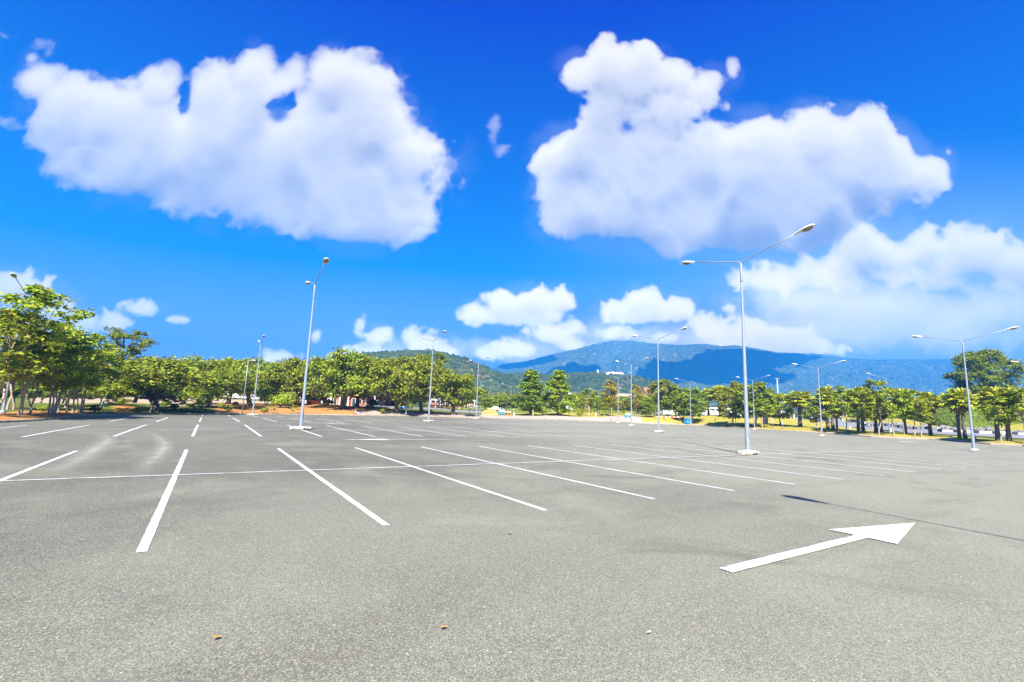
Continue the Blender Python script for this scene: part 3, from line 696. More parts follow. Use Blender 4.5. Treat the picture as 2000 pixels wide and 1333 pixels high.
CP = []                                  # ground heights found while placing things: (x, y, z)
def cp(P): CP.append((float(P[0]), float(P[1]), float(P[2]))); return P
def put(px, py, extra=None, D=None):
    D = Dk(px)+extra if D is None else D
    return cp(PT(px, py, D)), D

# asphalt, painted lines
def build_lot():
    # fan of rings from the middle of the lot, following the drainage
    rs = np.concatenate([np.linspace(0, 1, 61)]); V = []
    for r in rs:
        for t, R in zip(THETAS, RB):
            x, y = QX+math.cos(t)*R*r, QY+math.sin(t)*R*r; V.append((x, y, float(lot_z(x, y))))
    Q = grid_quads(len(rs), len(THETAS), True)
    o = link('car_park', np_mesh('car_park', V, Q, MT['asphalt'], True)); tag(o, kind='structure', label='weathered grey asphalt car park')
    strips = MB(); rngl = random.Random(3)
    def line(x0, y0, x1, y1, w, lift=.006):
        L = math.hypot(x1-x0, y1-y0); n = max(1, int(L/.16)) if L < 20 else int(L/.4); dx, dy = (x1-x0)/L, (y1-y0)/L; px, py = -dy*w/2, dx*w/2; V = []
        for i in range(n+1):
            x, y = x0+dx*L*i/n, y0+dy*L*i/n
            for s in (-1, 1):
                e = 1+rngl.uniform(-.07, .07); V.append((x+s*px*e, y+s*py*e, 0.))
        V = np.array(V); V[:, 2] = lot_z(V[:, 0], V[:, 1])+lift
        strips.add(V, [(2*i, 2*i+2, 2*i+3, 2*i+1) for i in range(n)])
    rngl = random.Random(3); cy = [0, PERIOD, 2*PERIOD, 3*PERIOD]
    fills = [(0, -HALF, HALF, -1, 21), (1, PERIOD-HALF, PERIOD+HALF, -3, 22), (2, 2*PERIOD-HALF, 2*PERIOD+HALF, -2, 22), (3, 3*PERIOD-HALF, 3*PERIOD-.2, 0, 20)]
    def inside(x, y, m=.5):
        th = math.atan2(y-QY, x-QX) % (2*math.pi); return math.hypot(x-QX, y-QY) < float(np.interp(th, THETAS, RB))-m
    for row, y0, y1, i0, i1 in fills:
        for i in range(i0, i1+1):
            x = 2.5*i; a, b = y0+rngl.uniform(-.06, .06), y1+rngl.uniform(-.06, .06)
            while b > a+1 and not inside(x, b): b -= .5
            if inside(x, a) and b > a+1: line(x, a, x, b, .092 if row == 0 and i < 8 else .105, .006)
    line(-2.55, 0, 2.5*22, 0, .074, .010); line(-8, PERIOD, 55, PERIOD, .074, .010)
    line(1, 2*PERIOD, 58, 2*PERIOD, .074, .010)
    o = strips.build('parking_lines', MT['paint']); tag(o, kind='structure', label='white painted parking bay lines')
    def arrow(x0, y, L, dirx, label):
        mb = MB(); w = .075; hl, hw = L*.385, .40; x1 = x0+dirx*L; xh = x1-dirx*hl; xn = xh+dirx*.01
        def z(x, y_): return float(lot_z(x, y_))+.012
        n = 8; V = []
        for i in range(n+1):
            x = x0+(xn-x0)*i/n
            V += [(x, y-w, z(x, y-w)), (x, y+w, z(x, y+w))]
        F_ = [(2*i, 2*i+2, 2*i+3, 2*i+1) for i in range(n)]
        k = len(V); V += [(xh, y-hw, z(xh, y-hw)), (x1, y, z(x1, y)), (xh, y+hw, z(xh, y+hw))]
        F_ += [(k, k+1, k-2), (k-2, k+1, k-1), (k-1, k+1, k+2)]
        if dirx < 0: F_ = [tuple(reversed(f)) for f in F_]
        mb.add(V, F_); o = mb.build('painted_arrow', MT['paint']); tag(o, label, 'arrow', 'arrows painted in the aisles')
    a0 = hit(1422, 1118); a1 = hit(1784, 1022); arrow(a0[0], (a0[1]+a1[1])/2, a1[0]-a0[0], 1, 'large white painted arrow close by, its tip touching a thin lamp shadow')
    b0 = hit(881, 859); b1 = hit(666, 859.4); arrow(b0[0], (b0[1]+b1[1])/2, b0[0]-b1[0], -1, 'white painted arrow in the aisle between the two nearest bay rows')
    c0 = hit(550, 826.5); c1 = hit(690, 827.5); arrow(c0[0], c0[1]+.3, c1[0]-c0[0], 1, 'faint white arrow in the aisle behind the foot of a tall lamp post')
    d0 = hit(515, 816.5); d1 = hit(552, 816.5); arrow(d0[0], d0[1], 4.6, 1, 'small far arrow painted before the orange litter bank')
    e0 = hit(1740, 862.5); e1 = hit(1776, 863); arrow(e1[0]+2, e1[1], 4.6, -1, 'far white arrow painted alone near the road-side palms')
    # pale dust arcs left by tyres
    mb = MB(); soft = []
    arcs = [([(186,842),(203,849),(212,857),(205,866),(190,876),(170,888),(140,905),(110,918),(85,928)], .46), ([(285,844),(305,851),(318,862),(321,872),(314,884),(300,898),(285,912),(277,928)], .36)]
    for pts, w in arcs:
        P = [Vector(hit(*q)[:2]) for q in pts]; D_ = []
        for i in range(len(P)-1):
            p0, p1, p2, p3 = P[max(i-1, 0)], P[i], P[i+1], P[min(i+2, len(P)-1)]
            for k in range(6):
                t = k/6; D_.append(.5*((2*p1)+(p2-p0)*t+(2*p0-5*p1+4*p2-p3)*t*t+(-p0+3*p1-3*p2+p3)*t**3))
        V = []; n = len(D_)
        for i, p in enumerate(D_):
            t = (D_[min(i+1, n-1)]-D_[max(i-1, 0)]).normalized(); nn = Vector((-t.y, t.x))
            for j in range(-2, 3):
                q = p+nn*w*j/2; V.append((q.x, q.y, float(lot_z(q.x, q.y))+.004))
                soft.append(max(0, math.sin(math.pi*(i+.2)/(n+.4)))**.6*(1-abs(j)/2))
        mb.add(V, [tuple(x) for x in grid_quads(n, 5)])
    me = mb.mesh('tyre_marks', MT['dust']); at = me.attributes.new('soft', 'FLOAT', 'POINT'); at.data.foreach_set('value', soft)
    tag(link('tyre_marks', me), kind='structure', label='pale curved tyre marks on the asphalt')
build_lot()

# kerb
def build_kerb():
    mb = MB(); n = len(THETAS); V = []
    for t, R in zip(THETAS, RB):
        for dr, dz in ((0, -.12), (.015, .10), (.05, .125), (.20, .125), (.20, -.2)):
            x, y = QX+math.cos(t)*(R+dr), QY+math.sin(t)*(R+dr); V.append((x, y, float(lot_z(x, y))+dz))
    F_ = []
    for i in range(n):
        j = (i+1) % n
        for k in range(4): F_.append((i*5+k, j*5+k, j*5+k+1, i*5+k+1))
    mb.add(V, F_); tag(mb.build('kerb', MT['kerb']), kind='structure', label='low concrete kerb round the car park')
build_kerb()

# ------------------------------------------------------------------ lamps
LAMP_ARM = [(0, 0, 0), (0, .02, .06), (0, .10, .13), (0, .24, .18), (0, 1.3, .44), (0, 2.42, .71)]
def lamp_head(mb_h, mb_l):
    # cobra head, along +y from the end of the arm
    prof = [(0, .045, .045), (.08, .075, .065), (.25, .12, .085), (.48, .165, .10), (.66, .15, .085), (.76, .08, .05), (.79, .01, .012)]
    n = 12; V = []
    for y, w, h in prof:
        for k in range(n):
            a = 2*math.pi*k/n; zz = math.sin(a)*h; V.append((math.cos(a)*w, y, zz if zz > 0 else zz*.35))
    mb_h.add(V, [tuple(q) for q in np.array([[i*n+k, i*n+(k+1) % n, (i+1)*n+(k+1) % n, (i+1)*n+k] for i in range(len(prof)-1) for k in range(n)])]+[tuple(range(n))], 0, True)
    V = []; lp = [(.30, .06, .02), (.40, .115, .075), (.52, .135, .095), (.64, .11, .07), (.70, .04, .02)]
    for y, w, h in lp:
        for k in range(n):
            a = 2*math.pi*k/n; zz = math.sin(a)*h; V.append((math.cos(a)*w, y, -.025+(zz if zz < 0 else zz*.1)))
    mb_l.add(V, [(i*n+k, i*n+(k+1) % n, (i+1)*n+(k+1) % n, (i+1)*n+k) for i in range(len(lp)-1) for k in range(n)]+[tuple(range(n)), tuple((len(lp)-1)*n+k for k in range(n-1, -1, -1))], 0, True)
def make_lamp(H=LAMP_H, both=True, base=True, r0=.096, name='street_lamp', label='', arm=1.):
    t = thing(name, label, 'street lamp')
    mb = MB(); mb.tube([(0, 0, -.1), (0, 0, .02), (0, 0, H*.4), (0, 0, H-.9), (0, 0, H)], [r0, r0, r0*.74, r0*.46, r0*.42], 14)
    mb.lathe([(r0*1.9, -.05), (r0*1.5, .20), (r0*1.05, .22)], 12); mb.tube([(0, 0, H-.85), (0, 0, H-.8), (0, 0, H-.05), (0, 0, H)], [r0*.50, r0*.60, r0*.55, r0*.46], 12)
    po = mb.build('pole', MT['steel'], t)
    mb = MB(); mb.box((0, -r0*.98, .95), (.085, .03, .36), 0, 0, .012); mb.box((0, -r0*1.10, .95), (.02, .02, .02)); mb.build('access_door', MT['steel'], t)
    if base:
        mb = MB()
        for sx, ln, tw in ((-1, .54, .06), (1, .50, -.08)):
            mb.box((sx*.32, .02*sx, .08), (ln, .30, .22), tw, 0, .07)
            for q in range(3): mb.blob((sx*(.13+.17*q), random.uniform(-.08, .08), .12+random.uniform(-.02, .03)), (.13, .16, .085), q+int(5*sx)+9, .3, 2)
        mb.lathe([(.19, -.02), (.17, .19), (.12, .215)], 14)
        mb.build('concrete_base', MT['concrete'], t)
    for s in ((1, -1) if both else (1,)):
        mb = MB(); mb.tube([(0, s*y*arm, H-.03+z) for x, y, z in LAMP_ARM], [.040, .036, .031, .027, .024, .022], 8); mb.build('arm', MT['steel'], t)
        h, l = MB(), MB(); lamp_head(h, l); ho = h.build('lamp_head', MT['head'], t); l.build('lens', MT['lens'], ho)
        ho.location = (0, s*2.38*arm, H-.03+.70); ho.rotation_euler = (RAD(12), 0, 0 if s > 0 else math.pi)
        if s < 0: ho.rotation_euler = (RAD(12), 0, math.pi)
    return t
GL = 'double lamps standing in rows on the car park'
L0 = make_lamp(label='tall double-armed lamp post with its pole crossing the shadowed blue mountain')
L0['group'] = GL; L0.location = (LX0+LDX*1, 0, float(lot_z(LX0+LDX, 0)))
lamp_rows = [(0, 1, 'tall double-armed lamp post rising against plain blue sky over the spreading trees'), (2, 1, 'double-armed lamp post just before the blue mountain, beside a clipped blue bin'),
 (1, 2, 'double-armed lamp post in front of the thick-trunked olive trees under the green hill'), (3, 2, 'double-armed lamp post overlapping the white hilltop buildings'),
 (4, 1, 'double-armed lamp post before the first dry-fronded fan palms of the roadside'), (3, 0, 'double-armed lamp post before the big round tree and clipped hedge bank'),
 (0, 3, 'double-armed lamp post at the kerb before the orange litter bank'), (2, 3, 'double-armed lamp post near the heap of straw bales'), (4, 3, 'double-armed lamp post at the far car park entrance by a reddish tree'),
 (5, 2, 'double-armed lamp post half hidden by bushy trees on the yellow lawn'), (5, 0, 'double-armed lamp post showing only one white head at the picture edge'), (0, -1, 'double-armed lamp post behind the viewer that throws the thin shadow by the arrow')]
for kx, ky, lab in lamp_rows:
    x, y = LX0+LDX*kx, PERIOD*ky
    dup(L0, (x, y, float(lot_z(x, y))), random.uniform(-.03, .03), lab, GL)
P, D = put(5, 808, D=33.); VL = dup(L0, P, 0, 'grey lamp post rising through the tall trees by the kerb, one head clear', GL)
for ch in list(VL.children):
    if ch.name.startswith('concrete_base'): bpy.data.objects.remove(ch)
GF = 'lamps along the far roads'
LS = make_lamp(8.4, False, False, .10, label='single-armed lamp post standing before the green hill beside the pale roadside trees'); LS['group'] = GF
def far_lamp(src, px, jy, lab, rz, first=False, H=8.3):
    yh = 666.5+F_PX*((FWD[2]+RIGHT[2]*(px-1000)/F_PX)/UP[2]); D = (H-1.4)*F_PX/(yh-jy); P = PT(px, yh, D); P[2] = P[2]-1.5
    cp(P)
    if first: src.location = tuple(P); src.rotation_euler = (0, 0, rz)
    else: dup(src, P, rz, lab, GF)
hz = -HEAD
far_lamp(LS, 936, 749, '', hz-math.pi/2, True)
for px, jy, lab, rz, two in ((956, 759, 'slim double lamp between the yellowing tree and the far palms', hz+1.3, 1), (997, 758, 'slim double lamp over the row of far feather palms', hz+1.57, 1), (1066, 768, 'lamp showing between the two tall conical trees', hz-1.5, 0),
 (1169, 766, 'far double lamp beside the leaning slim tree below the green hill', hz+1.57, 1), (1210, 757, 'lamp pole standing just behind the reddish columnar tree', hz+1.57, 0), (1230, 765, 'far double lamp before the cream hall roof', hz+1.57, 1),
 (1349, 749, 'single lamp head over the dense tree row before the dark mountain', hz+1.57, 0), (1737, 743, 'single lamp above the tallest slim roadside tree', hz+1.6, 0), (1648, 762, 'lamp head just over the fan palms', hz+1.57, 0)):
    far_lamp(L0 if two else LS, px, jy, lab, rz)
# floodlight mast
P = PT(1521, 812, 118.); cp(P); t = thing('floodlight_mast', 'thick floodlight mast with a small crossbar on top before the mountain', 'floodlight', P, hz)
top = PT(1519, 737, 118.)[2]-P[2]; mb = MB(); mb.tube([(0, 0, -.3), (0, 0, top*.5), (0, 0, top)], [.24, .21, .17], 12); mb.build('mast', MT['steel'], t)
mb = MB(); mb.box((0, 0, top+.06), (1.5, .16, .12), 0, 0, .03); mb.build('crossbar', MT['steel'], t)
for s in (-.55, .55): mb = MB(); mb.box((s, -.12, top-.12), (.34, .18, .26), 0, 0, .04); mb.build('floodlight', MT['black'], t)
# low path lamps and posts on the verge
def path_lamp(px, py, jy, extra, label):
    P, D = put(px, py, extra); H = PT(px, jy, D)[2]-P[2]; t = thing('path_lamp', label, 'lamp post', P, hz-1.2, 'slim lamps on the planted bank')
    mb = MB(); mb.tube([(0, 0, -.2), (0, 0, H*.6), (0, 0, H)], [.065, .055, .045], 10); mb.build('pole', MT['steel'], t)
    mb = MB(); mb.tube([(0, 0, H-.02), (0, .1, H+.10), (0, .35, H+.2)], [.035, .03, .03], 8); mb.tube([(0, 0, H*.82), (0, .3, H*.80), (0, .42, H*.77)], [.02, .02, .02], 6); mb.build('arm', MT['steel'], t)
    h, l = MB(), MB(); lamp_head(h, l); ho = h.build('lamp_head', MT['head'], t); l.build('lens', MT['lens'], ho); ho.location = (0, .33, H+.2); ho.scale = (.8, .7, .9)
path_lamp(473, 806.5, 706, 1.4, 'slim grey pole with a small lamp beside the litter bank lamp post')
path_lamp(803, 808.3, 734, 1.2, 'slim pale pole with a small lamp between the two thick-trunked trees')
P, D = put(1111.5, 814, 5); t = thing('globe_lamp', 'black post lamp with a white dish head beside the conical tree', 'lamp post', P)
h = PT(1110.5, 771, D)[2]-P[2]; mb = MB(); mb.tube([(0, 0, -.2), (0, 0, .5), (0, 0, h)], [.09, .05, .045], 10); mb.build('pole', MT['black'], t)
mb = MB(); mb.lathe([(.05, h-.05), (.30, h+.02), (.40, h+.14), (.28, h+.30), (.05, h+.36), (0, h+.36)], 16); mb.build('lamp_head', MT['head'], t)
def post(px, py, ty, extra, label, bands, name='bollard', cat='bollard', r=.06, disc=None, group=None):
    P, D = put(px, py, extra); H = PT(px, ty, D)[2]-P[2]; t = thing(name, label, cat, P, hz, group); mb = MB()
    n = len(bands)
    for i, b in enumerate(bands): mb.tube([(0, 0, H*i/n-(.15 if i == 0 else 0)), (0, 0, H*(i+1)/n-.002)], r, 10, b)
    mb.build('post', [MT['white'], MT['black'], MT['steel']], t)
    if disc:
        mb = MB(); mb.tube([(0, -.03, H+disc*.9), (0, .03, H+disc*.9)], disc, 18); mb.build('sign_disc', MT['orange'], t)
post(694, 807.5, 799.5, .6, 'short white bollard on the kerb before the orange litter bank', [1, 0, 0])
post(793, 808.4, 790, .8, 'black and white striped post carrying a round orange disc', [0, 0, 1, 0], 'marker_post', 'sign post', .07, .17)
post(917, 810, 793, 2.5, 'thin white post by the road junction next to the yellowing tree', [0], 'marker_post', 'sign post', .05)
post(1004, 812.5, 806, 5.5, 'short yellowish white bollard beside the orange barrier frames', [0], r=.09)
post(1041, 813.5, 803, 5, 'white post with an orange top beside the flowering bush', [0, 0, 0], 'marker_post', 'sign post', .06, .12)
post(1163.5, 815.5, 805, 5, 'white bollard on the lawn beneath the slim tree', [0, 0], r=.06)
for i, (px, py, ty) in enumerate(((1428, 831, 815), (1437, 831, 815), (1397, 828, 815), (1510, 836, 818), (1529, 837.5, 822))):
    post(px, py, ty, 1.6, 'thin weathered timber stake tying up a young tree on the yellow lawn', [2], 'tree_stake', 'stake', .05, None, 'stakes on the yellow lawn')
def cone(px, py, ty, D, label):
    P = cp(PT(px, py, D)); H = PT(px, ty, D)[2]-P[2]; t = thing('traffic_cone', label, 'traffic cone', P, 0, 'white cones along the road'); r = H*.26
    mb = MB(); mb.box((0, 0, .03), (r*2.4, r*2.4, .06)); mb.build('base', MT['white'], t)
    mb = MB(); mb.lathe([(r, .06), (r*.45, H*.6), (r*.16, H), (0, H)], 14); mb.build('cone', MT['white'], t)
cone(1858, 853.5, 845, 60, 'white cone on the road between two fan palms'); cone(1740, 842.5, 835.5, 75, 'white cone on the road behind slim roadside trees'); cone(1660.5, 840, 833.5, 84, 'white cone on the road behind the first slim trees'); cone(1904.5, 858, 849, 58, 'white cone on the road just past the paired fan palms')

# ------------------------------------------------------------------ small things on the lot
def leaf_bit(px, py, L, m, label, cat='leaf', name='fallen_leaf'):
    P = hit(px, py, .012); mb = MB(); V = []; n = 9
    for i in range(n):
        a = i/(n-1); w = math.sin(math.pi*a)**.8*L*.32
        for s in (-1, 0, 1): V.append((L*(a-.5), s*w, .004+.006*abs(s)+.005*math.sin(a*5)))
    mb.add(V, [tuple(q) for q in grid_quads(n, 3)], 0, True); o = mb.build(name, m); o.location = tuple(P); o.rotation_euler = (0, 0, random.random()*3); tag(o, label, cat)
leaf_bit(423, 1247, .055, MT['leafbit'], 'orange-brown fallen leaf lying on the near asphalt below the longest bay line')
leaf_bit(867, 1227, .055, MT['leafbit'], 'yellow fallen leaf lying alone in the middle of the near asphalt')
leaf_bit(996, 1042, .07, MT['straw'], 'tiny yellow fallen leaf beyond the near end of a bay line')
leaf_bit(1268, 1237, .032, MT['white'], 'small white scrap of paper on the near asphalt below the big arrow', 'paper scrap', 'paper_scrap')
leaf_bit(1307, 893.5, .12, MT['white'], 'white scrap of paper where a bay line crosses the long line', 'paper scrap', 'paper_scrap')
# ------------------------------------------------------------------ trees and plants, each where the photograph has it
GA, GS, GR, GFP, GFE = 'slender kerbside trees', 'spreading trees on the bank', 'young trees along the lawn', 'fan palms by the road', 'feather palms in the far row'
TREES = [
 # kind, base px, base py, metres behind the kerb, top py, px range of the crown, label, group
 ('avenue1', 36, 809.5, 3.0, 556, -12, 128, 'tallest slender tree by the kerb, its airy top against white cloud', GA),
 ('avenue0', -12, 813, 3.0, 604, -95, 46, 'slender kerbside tree cut off by the picture edge', GA),
 ('avenue2', 58, 808, 5.0, 622, 28, 150, 'slender kerbside tree with bright leaves, second from the tallest one', GA),
 ('avenue3', 94, 807, 3.0, 650, 55, 165, 'forked slender tree with two pale trunks close together at the kerb', GA),
 ('avenue0', 107, 805, 4.0, 668, 78, 150, 'thin pale-trunked tree standing on the orange litter strip', GA),
 ('avenue1', 121, 805, 4.2, 655, 90, 178, 'thin tree with twin stems on the orange litter strip', GA),
 ('avenue2', 138, 806, 4.0, 648, 100, 205, 'slender tree with dark leaning trunk near the end of the kerbside row', GA),
 ('avenue3', 160, 806.5, 3.0, 652, 128, 215, 'last slender tree of the kerbside row, before the dark clipped shrub', GA),
 ('avenue2', 22, 801, 14, 640, -30, 90, 'shaded tree behind the tallest kerbside tree', GA),
 ('avenue1', 128, 797, 16, 676, 78, 196, 'shaded tree behind the thin-trunked kerbside trees', GA),
 ('dark0', 222, 794, 20, 644, 176, 274, 'tall dark tree with layered boughs rising behind the kerbside row', None),
 ('spread0', 302, 805.5, 2.0, 699, 220, 402, 'broad spreading tree forking low, with shrubs round its foot', GS),
 ('spread1', 408, 797.5, 9, 697, 350, 480, 'spreading tree with leaning dark trunk beside pale brown ground', GS),
 ('spread2', 487, 793, 15, 699, 446, 562, 'spreading tree behind the slim verge lamp, white vans past its trunk', GS),
 ('spread3', 577, 795, 14, 700, 525, 628, 'dark spreading tree over leafy bushes, behind the tall lamp post', GS),
 ('spread0', 669, 799.5, 5, 686, 594, 724, 'spreading tree with ragged top shoots on the orange litter bank', GS),
 ('spread1', 697, 794, 10, 694, 642, 748, 'spreading tree before the brick house with white columns', GS),
 ('spread2', 776, 806.5, 2.5, 697, 712, 834, 'yellow-green spreading tree with a very thick twin trunk', GS),
 ('spread3', 823, 806.5, 3.0, 699, 776, 876, 'dark thick-trunked spreading tree by the slim pale pole', GS),
 ('spread1', 884, 809.5, 2.5, 727, 828, 936, 'smaller yellowing spreading tree with pale root flare', GS),
 ('spread2', 262, 790, 22, 705, 214, 306, 'spreading tree half hidden behind the low-forking one', GS),
 ('spread3', 357, 789, 24, 702, 304, 402, 'dark spreading tree filling the gap behind two front trees', GS),
 ('spread0', 446, 788, 27, 703, 396, 500, 'dark rear tree between the leaning trunk and the slim lamp', GS),
 ('spread1', 536, 789, 26, 704, 486, 586, 'dark rear tree behind the leafy bushes', GS),
 ('spread0', 752, 793, 22, 704, 700, 800, 'shaded rear tree between the brick house and the thick twin trunk', GS),
 ('dark0', 838, 797, 22, 690, 800, 872, 'dark pointed tree top rising over the thick-trunked tree', None),
 ('conical0', 1036, 812, 6.5, 723, 1011, 1066, 'dark green conical tree, taller of the pair under the green hill', None),
 ('conical1', 1089, 812.5, 6.5, 723.5, 1060, 1115, 'bright green conical tree paired with a darker one', None),
 ('slim1', 1150, 811.5, 8, 760, 1138, 1173, 'slim tree with pale leaning trunk in front of the red wall', GR),
 ('slim0', 1181, 812, 9, 781, 1168, 1193, 'small slim tree beside the reddish columnar one', GR),
 ('tall0', 1194, 813.5, 6, 743, 1180, 1209, 'tall columnar tree with russet trunk below the white hilltop buildings', None),
 ('tall0', 1244, 815, 8, 752, 1234, 1256, 'thin russet tree before the cream hall', None),
 ('dense2', 1222, 812, 12, 782, 1210, 1236, 'low bushy tree between two russet columnar trees', GR),
 ('dense0', 1262, 815.5, 6, 779, 1248, 1282, 'low dark tree beside the blue and white bin', GR),
 ('dense2', 1293, 816, 8, 744, 1264, 1318, 'brownish bushy tree with a pale trunk behind a lamp post', GR),
 ('dense0', 1320, 818, 7, 756, 1300, 1345, 'dark bushy tree behind the blue bin', GR),
 ('dense1', 1336, 822, 3, 768, 1316, 1356, 'bright bushy tree with leaning pale trunk beside the blue bin', GR),
 ('dense0', 1352, 825.5, 1.8, 757, 1328, 1378, 'dark dense tree growing right at the kerb past the blue bin', GR),
 ('dense1', 1431, 831, 2.0, 757, 1407, 1457, 'bushy staked tree near the tallest lamp post', GR),
 ('dense2', 1440, 815, 14, 746, 1424, 1460, 'brownish tree top behind the bushy staked tree', GR),
 ('slim2', 1456, 834, 1.6, 772, 1440, 1476, 'slim staked tree right behind the tallest lamp post', GR),
 ('dense0', 1477, 834.5, 3.2, 748, 1450, 1518, 'large dark bushy tree round a half hidden lamp post', GR),
 ('slim0', 1489, 835, 1.6, 779, 1474, 1512, 'slim staked sapling-like tree below the large dark bushy one', GR),
 ('dense1', 1524, 829, 7, 769, 1503, 1548, 'yellowish tree beside the white gatehouse', GR),
 ('dense2', 1596, 836, 5, 786, 1576, 1615, 'low green tree between dry-fronded palms', GR),
 ('slim1', 1653, 844, 1.8, 754, 1632, 1676, 'slim tree with two-tiered crown after the first fan palms', GR),
 ('slim0', 1679, 844, 1.6, 793, 1666, 1694, 'very small slim tree between palm trunks', GR),
 ('slim2', 1703, 847, 1.4, 781, 1690, 1716, 'short staked tree beside the tallest slim tree', GR),
 ('slim0', 1717, 848, 1.4, 741, 1689, 1744, 'tallest slim roadside tree with a pale trunk', GR),
 ('slim1', 1746, 849, 1.2, 757, 1724, 1768, 'slim roadside tree with a weathered post against it', GR),
 ('slim2', 1766, 849, 1.6, 770, 1750, 1784, 'slim tree wrapped round a fan palm trunk', GR),
 ('slim0', 1787, 851, 1.0, 760, 1768, 1810, 'slim bright tree in front of the lawn mound', GR),
 ('slim1', 1800, 852, 1.0, 775, 1782, 1824, 'slim tree with a low crown touching a fan palm', GR),
 ('slim2', 1955, 862, 1.0, 772, 1908, 1968, 'slim crooked tree with ragged drooping leaves before leaning palms', GR),
 ('slim0', 2004, 868, 1.0, 760, 1972, 2034, 'slim tree cut by the picture edge past the leaning palm', GR),
 ('fan0', 1384, 812, 14, 757, 1366, 1402, 'yellowish fan palm between dense trees', GFP),
 ('fan1', 1407, 813, 14, 751, 1384, 1431, 'tall fan palm with a pale trunk standing above white cars', GFP),
 ('fan2', 1563, 833.5, 5, 762, 1534, 1592, 'fan palm with brown drying fronds alone on the lawn', GFP),
 ('fan0', 1617, 837, 5.5, 752, 1594, 1641, 'fan palm just past a double lamp, dense green top', GFP),
 ('fan1', 1627, 838, 6.0, 759, 1606, 1652, 'fan palm with tawny fronds beside the double lamp', GFP),
 ('fan2', 1635, 843, 2.5, 790, 1619, 1652, 'short fan palm with dark skirt close to the kerb', GFP),
 ('fan0', 1677, 842, 5, 757, 1655, 1700, 'fan palm with thick rough base by the second cone', GFP),
 ('fan1', 1686, 842.5, 5.5, 753, 1664, 1709, 'dark-trunked fan palm among slim trees', GFP),
 ('fan2', 1711, 843, 4.6, 762, 1688, 1734, 'fan palm behind the tallest slim tree', GFP),
 ('fan1', 1722, 844, 4.6, 796, 1702, 1744, 'low dark palm with drooping fronds in the shade', GFP),
 ('fan0', 1768, 848, 3.0, 756, 1742, 1791, 'fan palm before the curved lawn mound', GFP),
 ('fan1', 1818, 851, 3.2, 763, 1789, 1838, 'single thick-trunked fan palm at the foot of the clipped hedge', GFP),
 ('fan2', 1875, 855.5, 3.2, 757, 1842, 1893, 'darker of the paired fan palms by the double lamp', GFP),
 ('fan0', 1886, 856, 3.2, 756, 1860, 1912, 'sunlit one of the paired fan palms by the double lamp', GFP),
 ('fan1', 1950, 860, 2.4, 752, 1916, 1978, 'upright fan palm under the big round tree', GFP),
 ('fan2', 1971, 861.5, 2.4, 754, 1936, 2000, 'leaning fan palm with a ridged pale trunk', GFP),
]
rt = random.Random(5)
for k, px, py, ex, ty, a, b, lab, g in TREES:
    base, D = put(px, py, ex); h = PT(px, ty, D)[2]-base[2]; w = (b-a)/F_PX*D
    o = plant(k, base, h, w, lab, 'palm' if k.startswith('fan') else 'tree', rt.uniform(0, 6.28), g)
    if lab.startswith('leaning fan'): o.rotation_euler = (0, RAD(-9), HEAD*0+.4)
# big round tree behind the bank
P = PT(1928, 792, 128.); h = PT(1928, 686, 128.)[2]-P[2]; plant('rain0', P, h, 96/F_PX*128, 'big round dark tree rising above the clipped hedge and fan palms', 'tree', 1.1); RAIN = P
for i, (px, ty) in enumerate(((946, 770), (957, 767), (968, 769), (979, 766), (989, 764), (1002, 766), (1012, 770), (1122, 764), (1134, 771), (1143, 769), (1172, 775), (1206, 779), (1220, 772), (1275, 777), (1058, 773), (1072, 775))):
    D = 145+12*((i*7) % 4); P = cp(PT(px, 800+(px-950)*.03, D)); h = PT(px, ty, D)[2]-P[2]
    plant('feather%d' % (i % 2), P, h, 24/F_PX*D, 'slender feather palm in the far row beyond the entrance road', 'palm', rt.uniform(0, 6), GFE)
for i, (px, ty, k) in enumerate(((948, 772, 'dense1'), (961, 778, 'slim0'), (975, 771, 'dense2'), (994, 776, 'dense1'), (1010, 771, 'dense0'), (1024, 774, 'slim1'), (1063, 770, 'dense1'), (1073, 777, 'dense0'), (1112, 772, 'dense1'), (1127, 776, 'dense2'), (1141, 772, 'dense0'), (1163, 774, 'dense1'), (1176, 777, 'dense0'), (1209, 774, 'dense1'), (1233, 776, 'dense0'), (1252, 771, 'dense1'), (1274, 768, 'dense1'), (1303, 764, 'dense1'))):
    D = 126+9*((i*5) % 4); P = cp(PT(px, 803+(px-950)*.03, D)); h = PT(px, ty, D)[2]-P[2]
    plant(k, P, h, (34 if k[0] == 'd' else 26)/F_PX*D, 'bright bushy tree in the mixed belt between the low hedges and the far palms', 'tree', rt.uniform(0, 6), 'bushy trees in the far belt')
for px, ty, k, w in ((-30, 728, 'dense0', 80), (28, 736, 'dense2', 74), (80, 738, 'dense0', 66), (122, 741, 'dense1', 60), (160, 742, 'dense0', 58), (196, 742, 'dense2', 50)):
    D = 72.; P = cp(PT(px, 789, D)); h = PT(px, ty, D)[2]-P[2]
    plant(k, P, h, w/F_PX*D, 'shaded bushy tree standing far behind the kerbside trunks, before the white fence', 'tree', rt.uniform(0, 6), 'bushy trees before the white fence')
GSH = 'shrubs planted on the bank'
